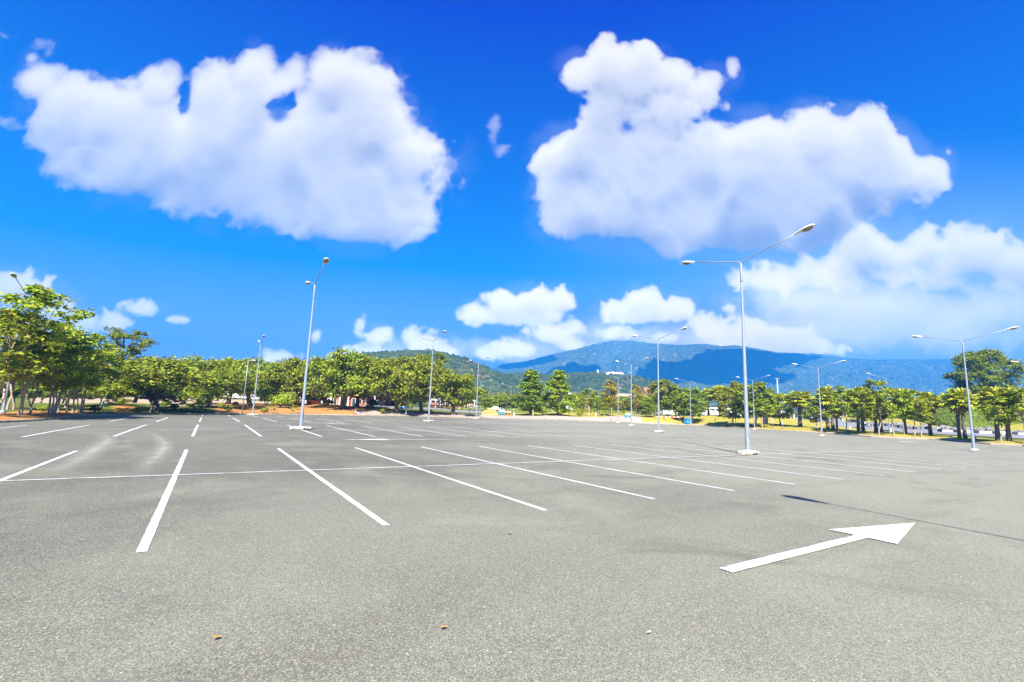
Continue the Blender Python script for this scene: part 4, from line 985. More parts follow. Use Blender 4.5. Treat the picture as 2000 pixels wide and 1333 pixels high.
SHRUBS = [
 ('ball1', 185, 804.2, 2.0, 792, 176.5, 193.5, 'dark maroon clipped ball beside the gardener'), ('bush1', 84, 803, 7, 792, 72, 92, 'dark bush on the grass behind the forked kerbside tree'),
 ('bush0', 237, 792.5, 8, 778, 230, 245, 'reddish ragged bush on the orange and green mound'), ('ball0', 249.5, 786.5, 16, 779.5, 242.5, 256, 'dark clipped ball at the edge of bare brown ground'),
 ('ball0', 266.5, 806, 1.6, 797, 259.5, 273.5, 'clipped ball near the kerb before the low-forking tree'), ('ball0', 324, 793.2, 9, 783, 315.5, 333, 'lit clipped ball just past the low-forking trunk'),
 ('ball1', 340, 799.5, 4, 789.5, 332.5, 347.5, 'dark clipped ball in tree shade past the low-forking trunk'), ('ball0', 371.5, 796.5, 6, 787.5, 364, 379, 'olive clipped ball beside the grassy bush'),
 ('grassy0', 392, 797, 8, 778, 379, 405, 'tall yellow-green grassy bush before the leaning trunk'), ('ball0', 431.5, 798, 5.5, 786.5, 425.5, 438, 'two-toned clipped ball on the orange litter, rear of a close pair'),
 ('ball0', 445.5, 803.2, 3, 792, 438, 453, 'clipped ball on the orange litter, front of a close pair'), ('ball1', 459.5, 793, 9, 785, 453.5, 465.5, 'dark clipped ball in shade behind the slim verge lamp'),
 ('ball0', 516, 806.3, 1.6, 796.5, 509, 522.5, 'yellowish clipped ball near the kerb past the far lamp post'), ('bush1', 520, 792, 12, 764, 504, 537, 'big bright bush at the start of the leafy thicket'),
 ('bush1', 547, 797, 7, 770, 530, 564, 'big bright bush in the middle of the leafy thicket'), ('bush0', 566, 795, 9, 765, 552, 584, 'darker bush at the back of the leafy thicket'), ('bush1', 604, 788, 16, 766, 586, 620, 'broad bush on top of the orange litter bank'),
 ('bush0', 627, 788, 15, 770, 614, 638, 'dark bush beside the white-walled brick house'), ('ball0', 641, 790.5, 11, 781.5, 631, 650, 'dark clipped ball on top of the orange litter bank'),
 ('ball1', 728, 795, 14, 780.5, 720, 736, 'dark clipped block of hedge beside the brick house wall'), ('ball0', 722, 798, 7, 791, 714, 731, 'bright low shrub under the trees by the brick house'),
 ('ball0', 736.5, 802, 4, 795, 731, 743, 'pale low shrub near the yellow-green ball'), ('grassy0', 747, 807.2, 1.6, 796.5, 741, 753.5, 'yellow-green ball shrub at the end of the orange litter bank'),
 ('bush1', 1060, 812, 5.5, 794, 1050, 1069, 'bushy flowering shrub beside the white and orange post'), ('bush1', 1096, 812.8, 5.5, 788, 1086, 1107, 'flowering shrub at the foot of the bright conical tree'),
 ('ball0', 1132, 815, 5, 803, 1127, 1137.5, 'small round shrub alone on the yellow grass'), ('ball0', 841, 806.5, 2, 799, 836, 845, 'small dark shrub at the foot of the central lamp post'),
]
for k, px, py, ex, ty, a, b, lab in SHRUBS:
    base, D = put(px, py, ex); plant(k, base, PT(px, ty, D)[2]-base[2], (b-a)/F_PX*D, lab, 'shrub', rt.uniform(0, 6), GSH)
for px, py, ty, a, b, lab in ((209, 807, 766, 201, 217, 'staked sapling the gardener is tending'), (384, 807, 788, 375, 394, 'staked sapling in front of the grassy bush'), (530, 807.2, 785, 521, 540, 'sapling with a pale stake before the leafy thicket'), (573, 808, 791, 563, 585, 'low sapling just before the tall lamp post')):
    base, D = put(px, py, 1.3); plant('sap0', base, PT(px, ty, D)[2]-base[2], (b-a)/F_PX*D, lab, 'sapling', rt.uniform(0, 6), 'saplings at the kerb')

# clipped low hedges by the entrance road
def hedge_strip(pts, D, h, w, label, m=None, seed=0):
    rng = np.random.default_rng(seed); C = []; Nn = []
    Ps = [cp(PT(px, py, d)) for (px, py), d in zip(pts, D)]
    for a, b in zip(Ps[:-1], Ps[1:]):
        L = np.linalg.norm(b-a); n = int(L*110); t = rng.random(n)[:, None]; d = (b-a)/L; s = np.array([-d[1], d[0], 0])
        k = rng.random(n); off = np.where(k < .5, rng.uniform(-1, 1, n), np.sign(rng.uniform(-1, 1, n)))*w/2; z = np.where(k < .5, h, rng.uniform(0, h, n))
        c = a+(b-a)*t+s*off[:, None]; c[:, 2] += z+rng.normal(size=n)*.06; C.append(c); nn = s*np.sign(off)[:, None]*(k >= .5)[:, None]+np.array([0, 0, 1])*(k < .5)[:, None]; Nn.append(nn+rng.normal(size=(n, 3))*.4)
    C = np.concatenate(C); V = leaf_quads(C, np.concatenate(Nn), .13, rng)
    o0 = Ps[0].copy(); V = V-o0; o = link('hedge', np_mesh('hedge', V, np.arange(len(V)).reshape(-1, 4), m or MT['hedge'])); o.location = tuple(o0); tag(o, label, 'hedge'); return o
hedge_strip([(783, 795), (812, 797)], [112, 112], .75, 1.6, 'short clipped hedge seen between the thick twin trunk and the pale pole', seed=1)
hedge_strip([(826, 798.5), (860, 800), (900, 802), (952, 804)], [110, 108, 106, 104], .85, 2.0, 'long bright clipped hedge along the entrance road', seed=2)
hedge_strip([(985, 806.5), (1030, 806.5), (1090, 806), (1160, 806.5)], [103, 104, 108, 112], .8, 1.8, 'low dark hedge between the pale posts and the far white cars', MT['shrub'], 3)
hedge_strip([(1168, 808), (1225, 809), (1290, 810)], [112, 112, 112], .7, 1.6, 'low hedge behind the russet columnar trees', MT['shrub'], 4)

# ------------------------------------------------------------------ gardener
def gardener(P, face):
    t = thing('person', 'gardener in a white hat and teal shirt leaning towards a sapling', 'person', P, face)
    J = {'pel': (0, 0, .88), 'sp1': (.04, 0, 1.03), 'sp2': (.12, 0, 1.23), 'nk': (.20, 0, 1.37), 'hd': (.25, 0, 1.47), 'hd2': (.28, 0, 1.55)}
    pts = [J[k] for k in ('pel', 'sp1', 'sp2', 'nk', 'hd', 'hd2')]; rad = [.15, .15, .17, .065, .10, .085]; E_ = [(0, 1), (1, 2), (2, 3), (3, 4), (4, 5)]
    for s in (1, -1):
        b = len(pts); pts += [(0, .10*s, .80), (.05, .12*s, .46), (-.02, .13*s, .09), (.14, .14*s, .05)]; rad += [.105, .075, .05, .045]; E_ += [(0, b), (b, b+1), (b+1, b+2), (b+2, b+3)]
        b = len(pts); pts += [(.15, .20*s, 1.24), (.28, .25*s, 1.0), (.52, .16*s, .98)]; rad += [.065, .05, .036]; E_ += [(2, b), (b, b+1), (b+1, b+2)]
        for f in range(5):
            k = len(pts); off = (f-2)*.018; pts += [(.57+.01*(f in (1, 2, 3)), .16*s+off, .97-(.02 if f == 4 else 0)), (.61+.012*(f in (1, 2, 3)), .16*s+off*1.2, .955)]; rad += [.010, .008]; E_ += [(b+2, k), (k, k+1)]
    me = bpy.data.meshes.new('body'); me.from_pydata(pts, E_, []); tmp = bpy.data.objects.new('body_tmp', me); COL.objects.link(tmp)
    sk = tmp.modifiers.new('skin', 'SKIN'); sk.use_smooth_shade = True; tmp.modifiers.new('sub', 'SUBSURF').render_levels = 1
    for i, r in enumerate(rad): me.skin_vertices[0].data[i].radius = (r, r)
    me.skin_vertices[0].data[0].use_root = True
    dg = bpy.context.evaluated_depsgraph_get(); bm_ = bpy.data.meshes.new_from_object(tmp.evaluated_get(dg)); bpy.data.objects.remove(tmp); bm_.name = 'body'
    bm_.materials.clear()
    for m in (MT['skin'], MT['teal'], MT['trousers']): bm_.materials.append(m)
    for p in bm_.polygons:
        c = p.center; p.material_index = 2 if c.z < .88 and c.x < .30 else (0 if c.z > 1.34 or c.x > .46 else 1); p.use_smooth = True
    link('body', bm_, t)
    mb = MB(); mb.lathe([(.0, .13), (.08, .12), (.11, .05), (.12, .0), (.22, -.03), (.215, -.045), (.11, -.02)], 16); h = mb.build('hat', MT['straw_hat'], t); h.location = (.29, 0, 1.61); h.rotation_euler = (0, RAD(14), 0)
    mb = MB()
    for s in (-1, 1): mb.blob((.365, .035*s, 1.505), (.012, .012, .012), 1, 0, 1)
    mb.blob((.372, 0, 1.475), (.02, .014, .022), 2, 0, 1); mb.build('face', MT['skin'], t)
P, D = put(197, 802, D=48.); gardener(P, -HEAD+.15)
h1 = PT(197, 781, 48.)[2]-P[2]; bpy.data.objects['person'].scale = (h1/1.74,)*3

# ------------------------------------------------------------------ bins, bales, barriers
def bin_(px0, px1, py, ty, D, label, top=.35, yaw=0.):
    P = cp(PT((px0+px1)/2, py, D)); w = (px1-px0)/F_PX*D; h = PT((px0+px1)/2, ty, D)[2]-P[2]; t = thing('waste_bin', label, 'bin', P, hz+yaw, 'blue bins by the kerb'); d = w*.7
    mb = MB(); mb.box((0, 0, .06+h*(1-top)/2), (w*.94, d*.94, h*(1-top)), 0, 0, .05)
    for s in (-.25, .25): mb.box((w*s, -d*.475, .06+h*(1-top)*.5), (w*.05, .03, h*(1-top)*.8), 0, 0, .008)
    mb.build('body', MT['blue'], t)
    mb = MB(); mb.box((0, 0, .065+h*(1-top)+h*top*.45), (w, d, h*top*.86), 0, 0, .05); mb.build('lid', MT['pale'], t)
    mb = MB()
    for sx in (-1, 1):
        for sy in (-1, 1): mb.box((sx*w*.38, sy*d*.36, .0), (.08, .08, .16), 0, 0, .01)
    mb.build('foot', MT['black'], t)
bin_(974, 985, 810.5, 801, 93, 'blue bin with a pale top next to the straw bales', .42)
bin_(1221, 1231, 816, 808, 96, 'blue bin with a pale top near the car park entrance', .48)
bin_(1336.5, 1350.5, 826, 815.8, Dk(1343)+1.2, 'large blue bin with a thin white lid under the dense trees', .12, .35)
bin_(781.5, 790, 801, 794.5, 88, 'small blue bin with pale lid between the two thick trunks', .25)
for i, (px, py) in enumerate(((945, 811.5), (953, 811.6), (961, 811.8), (969, 812), (949, 806.3), (957, 806.5), (965.5, 806.8), (956, 802.8))):
    D = 92.; P = PT(px, py, D)
    if i < 4: cp(P)
    mb = MB(); mb.box((0, 0, .24), (.84, .5, .47), 0, 0, .07)
    for q in (-.2, .2): mb.box((q, 0, .24), (.03, .515, .485), 0, 1, .012)
    o = mb.build('straw_bale', [MT['straw'], MT['wood']]); o.location = tuple(P); o.rotation_euler = (0, 0, hz+rt.uniform(-.15, .15)); tag(o, 'yellow straw bale in the low heap beside a blue and white bin', 'straw bale', 'heap of straw bales')
def barrier(px, py, D, w, h, label):
    P = cp(PT(px, py, D)); t = thing('barrier', label, 'barrier', P, hz, 'orange and white barriers')
    for s in (-1, 1): mb = MB(); mb.box((s*w*.42, 0, h*.48), (.07, .07, h), 0, 0, .01); mb.box((s*w*.42, 0, .03), (.07, .5, .06), 0, 0, .01); mb.build('leg', MT['orange'], t)
    mb = MB()
    for k in range(5): mb.box((w*(-.4+.2*k), -.05, h*.82), (w*.196, .04, h*.26), 0, k % 2, .004)
    mb.build('board', [MT['orange'], MT['white']], t)
barrier(989, 812.4, 91, .8, .95, 'orange-legged barrier frame next to the blue bin'); barrier(995, 812.6, 91, .7, .9, 'orange-legged barrier frame next to the yellowish bollard')
barrier(1288, 818.5, 86, 1.7, .5, 'low orange and white barrier behind a lamp post'); barrier(1305, 819, 86, 1.7, .5, 'low orange and white barrier before the dense trees'); barrier(1320, 819.6, 86, 1.6, .5, 'low orange and white barrier near the large blue bin')
# timber fence piece at the entrance
P = cp(PT(1241, 815.5, 96)); t = thing('picket_fence', 'short brown picket fence beside a blue bin at the entrance', 'fence', P, hz)
for k in range(5): mb = MB(); mb.box((-.8+.4*k, 0, .35), (.09, .07, .9), 0, 0, .01); mb.build('picket', MT['wood'], t)
mb = MB(); mb.box((0, .06, .55), (1.8, .05, .09), 0, 0, .01); mb.build('rail', MT['wood'], t)

# ------------------------------------------------------------------ vehicles
def make_car(van=False, label='', col='carwhite'):
    t = thing('parked_van' if van else 'parked_car', label, 'van' if van else 'car'); L, W, = (4.7, 1.8) if van else (4.3, 1.7)
    prof = [(-2.15, .35), (-2.2, .75), (-2.0, .93), (-1.1, .98), (1.2, .98), (2.05, .92), (2.15, .6), (2.1, .35)] if not van else [(-2.3, .4), (-2.35, 1.0), (-1.9, 1.15), (2.2, 1.2), (2.3, .8), (2.3, .4)]
    top = [(-1.15, .97), (-.45, 1.42), (.75, 1.45), (1.45, .97)] if not van else [(-1.95, 1.14), (-1.3, 1.9), (2.1, 1.92), (2.25, 1.19)]
    def extr(pf, w0, w1):
        mb = MB(); n = len(pf); zb, zt = min(p[1] for p in pf), max(p[1] for p in pf); V = []
        for s in (-1, 1):
            for x, z in pf: V.append((x, s*(w0+(w1-w0)*(z-zb)/(zt-zb))/2, z))
        F_ = [tuple(range(n)), tuple(range(2*n-1, n-1, -1))]+[(i, i+n, (i+1) % n+n, (i+1) % n) for i in range(n)]; return mb.add(V, F_)
    b = extr(prof, W*.97, W); bo = b.build('body', MT[col], t)
    r = extr(top, W*.94, W*.74); r.build('cabin', MT[col], bo)
    mb = MB(); zt = top[1][1]; zb = top[0][1]
    for s in (-1, 1):
        y = s*W*.425; V = [(top[0][0]+.42, y*1.075, zb+.08), (top[3][0]-.42, y*1.075, zb+.08), (top[2][0]-.05, s*(W*.37+.025), zt-.10), (top[1][0]+.1, s*(W*.37+.025), zt-.10)]
        mb.add(V, [(0, 1, 2, 3)] if s < 0 else [(3, 2, 1, 0)])
    for a, c_, sg in ((top[0], top[1], -1), (top[3], top[2], 1)):
        V = [(a[0]+sg*.012-(a[0]-c_[0])*.15, -W*.42, a[1]+.08), (a[0]+sg*.012-(a[0]-c_[0])*.15, W*.42, a[1]+.08), (c_[0]+sg*.02+(a[0]-c_[0])*.12, W*.35, c_[1]-.06), (c_[0]+sg*.02+(a[0]-c_[0])*.12, -W*.35, c_[1]-.06)]
        mb.add(V, [(0, 1, 2, 3)] if sg > 0 else [(3, 2, 1, 0)])
    mb.build('window', MT['glass'], bo)
    for sx in (-1.35, 1.35):
        for sy in (-1, 1):
            mb = MB(); mb.tube([(sx, sy*(W/2-.20), .31), (sx, sy*(W/2+.01), .31)], .31, 16); mb.tube([(sx, sy*(W/2+.0), .31), (sx, sy*(W/2+.022), .31)], .19, 12, 1); mb.build('wheel', [MT['rubber'], MT['cargrey']], t)
    for sy in (-1, 1): mb = MB(); mb.box((-2.17 if not van else -2.33, sy*.6, .72 if not van else .9), (.10, .32, .15), 0, 0, .02); mb.build('headlight', MT['head'], t)
    return t
CAR = make_car(False, 'car', 'carwhite'); VAN = make_car(True, 'van', 'carwhite'); CARG = make_car(False, 'car', 'cargrey')
used = set()
def park(src, px, py, D, rz, lab, grp):
    P = cp(PT(px, py, D))
    if src.name not in used: used.add(src.name); src.location = tuple(P); src.rotation_euler = (0, 0, rz); src['label'] = lab; src['group'] = grp
    else: dup(src, P, rz, lab, grp)
GV, GC, GW = 'white vans on the bare ground', 'white cars parked in the far row', 'white cars beyond the lawn'
for px, py, D, lab in ((415, 780.5, 135, 'white van farthest from the slim lamp, by the leaning trunk'), (428, 780, 140, 'white van just clear of the leaning dark trunk'), (446, 779.8, 140, 'white van in the middle of the bare ground'), (466, 780.5, 138, 'white van directly behind the slim verge lamp'), (496, 782, 132, 'white van seen past the trunk behind the verge lamp'), (507, 783.5, 124, 'white van nearest the leafy thicket')):
    park(VAN, px, py, D, hz+rt.uniform(-.2, .2), lab, GV)
for i, px in enumerate((966, 974, 981, 989, 1000, 1012, 1021, 1027, 1046, 1053, 1066, 1076, 1083, 1120, 1128)):
    park(CARG if i % 5 == 3 else CAR, px, 802.4+(px-966)*.03, 165+4*(i % 3), hz+math.pi/2+rt.uniform(-.25, .25) if i % 3 else hz, 'small pale car in the far row behind the low hedge and palms', GC)
park(CAR, 928, 801.5, 150, hz+.5, 'white car coming out behind the yellowing tree', 'cars on the entrance road'); park(CARG, 936, 802.8, 140, hz+.3, 'dark grey car beside the lamp post near the yellowing tree', 'cars on the entrance road')
park(VAN, 1108, 804, 120, hz+1.7, 'tall white van beside the black globe lamp', GC)
for px, py, lab in ((1296, 812.5, 'white car behind the pale trunk of the brownish tree'), (1313, 812.5, 'white car seen under the dark bushy tree by the bin'), (1384, 813.5, 'white car at the start of the row under the fan palms'), (1397, 814, 'white car between the two tall fan palms'), (1412, 814.5, 'white car just past the tall pale-trunked palm'), (1424, 815, 'white car at the end of the row by the staked tree')):
    park(CAR, px, py, 122, hz+rt.uniform(-.15, .15), lab, GW)
park(VAN, 1449, 818, 105, hz+.2, 'big white van behind the tallest lamp post', GW)
for px, py, D, lab in ((1592, 824, 170, 'white car on the far road edge behind the first fan palm'), (1581, 823, 172, 'white car beside the brown-fronded palm, facing away'), (1555, 824, 165, 'small blue car beside the white pavilion')):
    park(CARG if 'blue' in lab else CAR, px, py, D, hz+rt.uniform(-.3, .3), lab, 'cars on the far road')

# ------------------------------------------------------------------ buildings
def house(px0, px1, py, ty, D, dep, wallm, label, cols=0, roofm='white', gable=False, openings=4, yaw=0., name='building'):
    P = cp(PT((px0+px1)/2, py, D)); w = (px1-px0)/F_PX*D; h = PT((px0+px1)/2, ty, D)[2]-P[2]; t = thing(name, label, 'building', P, hz+yaw)
    hw = h*.80
    mb = MB(); mb.box((0, dep/2, hw/2-.5), (w*.94, dep, hw+1.)); mb.build('wall', MT[wallm], t)
    mb = MB(); mb.box((0, dep/2, hw+h*.05), (w, dep*1.08+.6, h*.10), 0, 0, .05); mb.build('fascia', MT[roofm if not gable else 'white'], t)
    mb = MB(); zr = hw+h*.10+.004; ww, dd = w*.52, dep*.58+.4
    if gable: mb.add([(-ww, dep/2-dd, zr), (ww, dep/2-dd, zr), (ww, dep/2+dd, zr), (-ww, dep/2+dd, zr), (-ww*.75, dep/2, zr+h*.35), (ww*.75, dep/2, zr+h*.35)], [(0, 1, 5, 4), (1, 2, 5), (2, 3, 4, 5), (3, 0, 4), (3, 2, 1, 0)])
    else: mb.box((0, dep/2, zr+h*.05), (w*.96, dep, h*.09), 0, 0, .03)
    mb.build('roof', MT[roofm], t)
    for k in range(openings):
        x = w*.84*((k+.5)/openings-.5); mb = MB(); dr = k % 3 == 1; mb.box((x, -.03, hw*(.40 if dr else .52)), (w*.5/openings, .10, hw*(.78 if dr else .42)), 0, 0, .01); f = mb.build('door' if dr else 'window', MT['white'], t)
        mb = MB(); mb.box((x, -.085, hw*(.40 if dr else .52)), (w*.5/openings*.8, .03, hw*(.72 if dr else .36))); mb.build('pane', MT['glass'], f)
    for k in range(cols):
        x = w*.92*(k/(cols-1)-.5); mb = MB(); r = max(.12, h*.045); mb.box((x, -.62, hw*.5-.25), (r*2, r*2, hw+.5), 0, 0, .03); mb.box((x, -.62, hw*.95), (r*2.8, r*2.8, hw*.06), 0, 0, .02); mb.box((x, -.62, .12), (r*2.8, r*2.8, .3), 0, 0, .02); mb.build('column', MT['white'], t)
    return t
house(578, 600, 790, 767, 92, 6, 'brick', 'small brick hut with a flat white roof behind the tall lamp post', 2, 'white', False, 2)
house(626, 754, 797, 767.5, 98, 9, 'brick', 'low brick house with white columns behind the spreading trees', 8, 'white', False, 9)
house(750, 782, 797, 778, 104, 7, 'brick', 'plain red brick wall block beside the thick twin trunk', 0, 'roofgrey', False, 1)
house(838, 930, 799, 780, 150, 9, 'brick', 'brick and white arcade beyond the long bright hedge', 10, 'white', False, 9)
house(1122, 1136, 804, 789, 140, 8, 'brick', 'orange brick kiosk among the far feather palms', 0, 'tile', True, 2)
house(1141, 1152, 805, 782, 138, 8, 'brick', 'narrow red brick tower wall behind the leaning slim tree', 0, 'brick', False, 1)
house(1208, 1278, 806, 776, 190, 16, 'cream', 'long cream hall with a pale curved roof below the green hill', 0, 'cream', True, 7)
house(1262, 1286, 806, 766, 200, 12, 'cream', 'cream building with brown roof behind the brownish tree', 0, 'tile', True, 3)
house(1370, 1456, 812, 797, 165, 8, 'cream', 'long open white-roofed shelter behind the fan palms', 8, 'white', False, 5)
house(1513, 1524, 819, 803, 118, 4, 'brick', 'small white-topped brick gatehouse by the road', 2, 'white', False, 1)
house(1534, 1549, 824, 807.5, 124, 4, 'brick', 'white arched pavilion beside the gatehouse', 3, 'white', True, 1)
house(1590, 1616, 818, 790.5, 190, 10, 'cream', 'white-roofed building hidden behind the first fan palms', 0, 'white', False, 3)
house(1660, 1674, 812, 797.5, 170, 7, 'brick', 'red building with a white roof edge among the slim trees', 0, 'white', False, 2)
house(1494, 1500.5, 826, 814, 90, 1.2, 'white', 'white utility cabinet standing on the yellow lawn', 0, 'white', False, 1, name='utility_cabinet')
# white fence far behind the kerbside trees
P0, P1 = PT(60, 779, 128), PT(372, 781.5, 128); cp(P0); cp(P1); L = float(np.linalg.norm(P1-P0)); t = thing('white_fence', 'long low white fence seen between the tree trunks', 'fence', P0, math.atan2(P1[1]-P0[1], P1[0]-P0[0]))
n = 30
for k in range(n): mb = MB(); mb.box((L*(k+.5)/n, 0, .45), (L/n*.82, .10, 1.05), 0, 0, .02); mb.build('panel', MT['pale' if k % 3 == 0 else 'white'], t)
for k in range(0, n+1, 2): mb = MB(); mb.box((L*k/n, -.08, .55), (.16, .16, 1.4), 0, 0, .02); mb.build('post', MT['white'], t)
# ------------------------------------------------------------------ the road side: clipped hedge bank, rocks, road
HX = [1625, 1700, 1745, 1790, 1830, 1870, 1930, 1965, 2000, 2080]
HLOW = [811, 812, 813, 821, 832.5, 836, 835, 831, 825, 821]; HTOP = [800, 788, 783, 779, 776.5, 775.5, 774.5, 774, 774, 774]; HD = [125, 116, 112, 104, 95, 90, 88, 90, 92, 95]
def hedge_bank():
    pxs = np.arange(1625, 2081, 2.5); rows = 22; V = []
    for px in pxs:
        yl, yt, d = np.interp(px, HX, HLOW), np.interp(px, HX, HTOP), np.interp(px, HX, HD)
        for i in range(rows):
            t = i/(rows-4)
            if t <= 1: V.append(PT(px, yl+(yt-yl)*t**.85+1.0*(i == 0), d+15*t**1.7))
            else: q = PT(px, yt, d+15); e = PT(px, yt, d+15+(t-1)*110); V.append((e[0], e[1], q[2]+.1*(t-1)))
    V = np.array(V)
    for k, v in enumerate(V):
        w = Vector(v); v[2] += .35*mnoise.noise(w*.16)+.16*mnoise.noise(w*.7)
    o0 = V[len(V)//2].copy(); t = thing('clipped_hedge', 'long clipped green hedge bank curving behind the road-side palms', 'hedge', o0)
    Q = grid_quads(len(pxs), rows)[:, ::-1]; link('body', np_mesh('body', V-o0, Q, MT['hedge_body'], True), t)
    rng = np.random.default_rng(4); n = 26000; f = Q[rng.integers(0, len(Q), n)]; a, b = rng.random(n)[:, None], rng.random(n)[:, None]
    A, B, C_, D_ = (V[f[:, i]] for i in range(4)); P = (A*(1-a)+B*a)*(1-b)+(D_*(1-a)+C_*a)*b; nn = np.cross(B-A, D_-A)
    nn = nn/np.maximum(np.linalg.norm(nn, axis=1, keepdims=True), 1e-6); nn[nn[:, 2] < 0] *= -1
    LV = leaf_quads(P+nn*rng.random(n)[:, None]*.12-o0, nn+rng.normal(size=(n, 3))*.35, .17, rng); link('foliage', np_mesh('foliage', LV, np.arange(len(LV)).reshape(-1, 4), MT['hedge']), t)
    for px in range(1630, 2080, 12): cp(PT(px, np.interp(px, HX, HLOW)+1.2, np.interp(px, HX, HD)-.3))
MT['hedge_body'] = simple('hedge_body', (.10, .12, .018), .95, var=.4, scale=1.6)
hedge_bank()
for px, py, D in ((1760, 819, 100), (1775, 818.5, 98), (1795, 822, 96), (1745, 822, 104), (1980, 833, 86), (2010, 830, 86), (1720, 818, 108), (1680, 819, 112)): cp(PT(px, py, D))
RNEAR = [(2100, 864, 62), (2000, 858.5, 66), (1925, 854.5, 68), (1850, 850.5, 72), (1775, 846.5, 78), (1700, 842.5, 87), (1650, 838.5, 98), (1600, 833.8, 118), (1560, 830, 140), (1500, 826.5, 175)]
RFAR = [(2100, 858.5, 70), (2000, 854.2, 75), (1925, 850.8, 77), (1850, 847.6, 80), (1775, 843.6, 87), (1700, 838.8, 101), (1650, 834.5, 117), (1600, 830.3, 142), (1560, 827.2, 172), (1500, 824.2, 215)]
for p in RNEAR+RFAR: cp(PT(*p))
RX = [q[0] for q in RFAR[::-1]]; RDF = [q[2] for q in RFAR[::-1]]; RYF = [q[1] for q in RFAR[::-1]]
ROCKS = []
rr = random.Random(11); px = 1592
while px < 2010:
    w = rr.uniform(9, 19); y = np.interp(px, [1590, 1700, 1800, 1850, 1900, 2010], [826.5, 831.5, 837.5, 840, 842.5, 848]); D = float(np.interp(px, RX, RDF))+rr.uniform(2.2, 3.6)
    ROCKS.append((px+w/2, y+rr.uniform(-.8, .8), D, w/F_PX*D)); px += w*rr.uniform(.7, 1.2)
ROCKOBJ = []
for i, (px, y, D, w) in enumerate(ROCKS):
    P = cp(PT(px, y, D)); mb = MB(); h = w*rr.uniform(.30, .5)
    mb.blob((0, 0, h*.35), (w*.55, w*.42, h*.75), i+3, .35, 3, 1.1, 0, False); o = mb.build('boulder', MT['rock']); o.location = tuple(P); o.rotation_euler = (0, 0, hz+rr.uniform(-.5, .5))
    tag(o, 'grey boulder in the row of rocks between the painted kerb and the clipped hedge', 'boulder', 'boulders along the road')
house(1884, 2030, 792, 772.5, 150, 14, 'cream', 'long building with a flat grey roof line above the clipped hedge', 0, 'roofgrey', False, 6)
t_ = thing('white_canopy', 'white curved canopy roof peeping above the leaning palm', 'canopy', PT(1985, 776, 142), hz)
mb = MB(); V = []
for i in range(13):
    x = -3.4+6.8*i/12
    for y in (0, 4): V += [(x, y, 1.3*math.sin(math.pi*i/12)+.3+.4*i/12), (x, y, 1.3*math.sin(math.pi*i/12)+.42+.4*i/12)]
mb.add(V, [q for i in range(12) for q in ((i*4+1, i*4+5, i*4+7, i*4+3), (i*4, i*4+2, i*4+6, i*4+4), (i*4, i*4+4, i*4+5, i*4+1), (i*4+2, i*4+3, i*4+7, i*4+6))]); mb.build('roof', MT['white'], t_)
for s in (-3, 3): mb = MB(); mb.tube([(s, 1, -3), (s, 1, .6)], .1, 8); mb.build('column', MT['white'], t_)

# ------------------------------------------------------------------ the land round the car park
CPA = np.array(CP); CPA = CPA[np.hypot(CPA[:, 0], CPA[:, 1]) < 420]
def land(X, Y):
    X = np.atleast_1d(np.asarray(X, float)); Y = np.atleast_1d(np.asarray(Y, float)); out = np.empty(len(X))
    for s in range(0, len(X), 4000):
        dx = X[s:s+4000, None]-CPA[None, :, 0]; dy = Y[s:s+4000, None]-CPA[None, :, 1]; w = 1/(dx*dx+dy*dy+.8)**1.6; out[s:s+4000] = (w*CPA[None, :, 2]).sum(1)/w.sum(1)
    th = np.arctan2(Y-QY, X-QX) % (2*math.pi); off = np.hypot(X-QX, Y-QY)-np.interp(th, THETAS, RB, period=2*math.pi)
    edge = lot_z(X, Y)+.125; b = ss(0.1, 3.2, off); far = ss(220, 420, off); z = edge*(1-b)+out*b; return z*(1-far)+(-1.)*far, off
RINGS = np.array([.2, .8, 1.6, 2.6, 4, 5.5, 7, 9, 11, 13, 15, 17, 19, 21, 23, 26, 29, 32, 35, 38, 41, 45, 50, 55, 62, 70, 80, 92, 108, 130, 160, 200, 260, 350, 500, 800, 1500, 4000.])
def px_of(X, Y):
    d = np.stack([X-CAM[0], Y-CAM[1], np.zeros_like(X)-CAM[2]], -1); f = d @ FWD; return np.where(f > .5, 1000+F_PX*(d @ RIGHT)/np.maximum(f, .5), -3000)
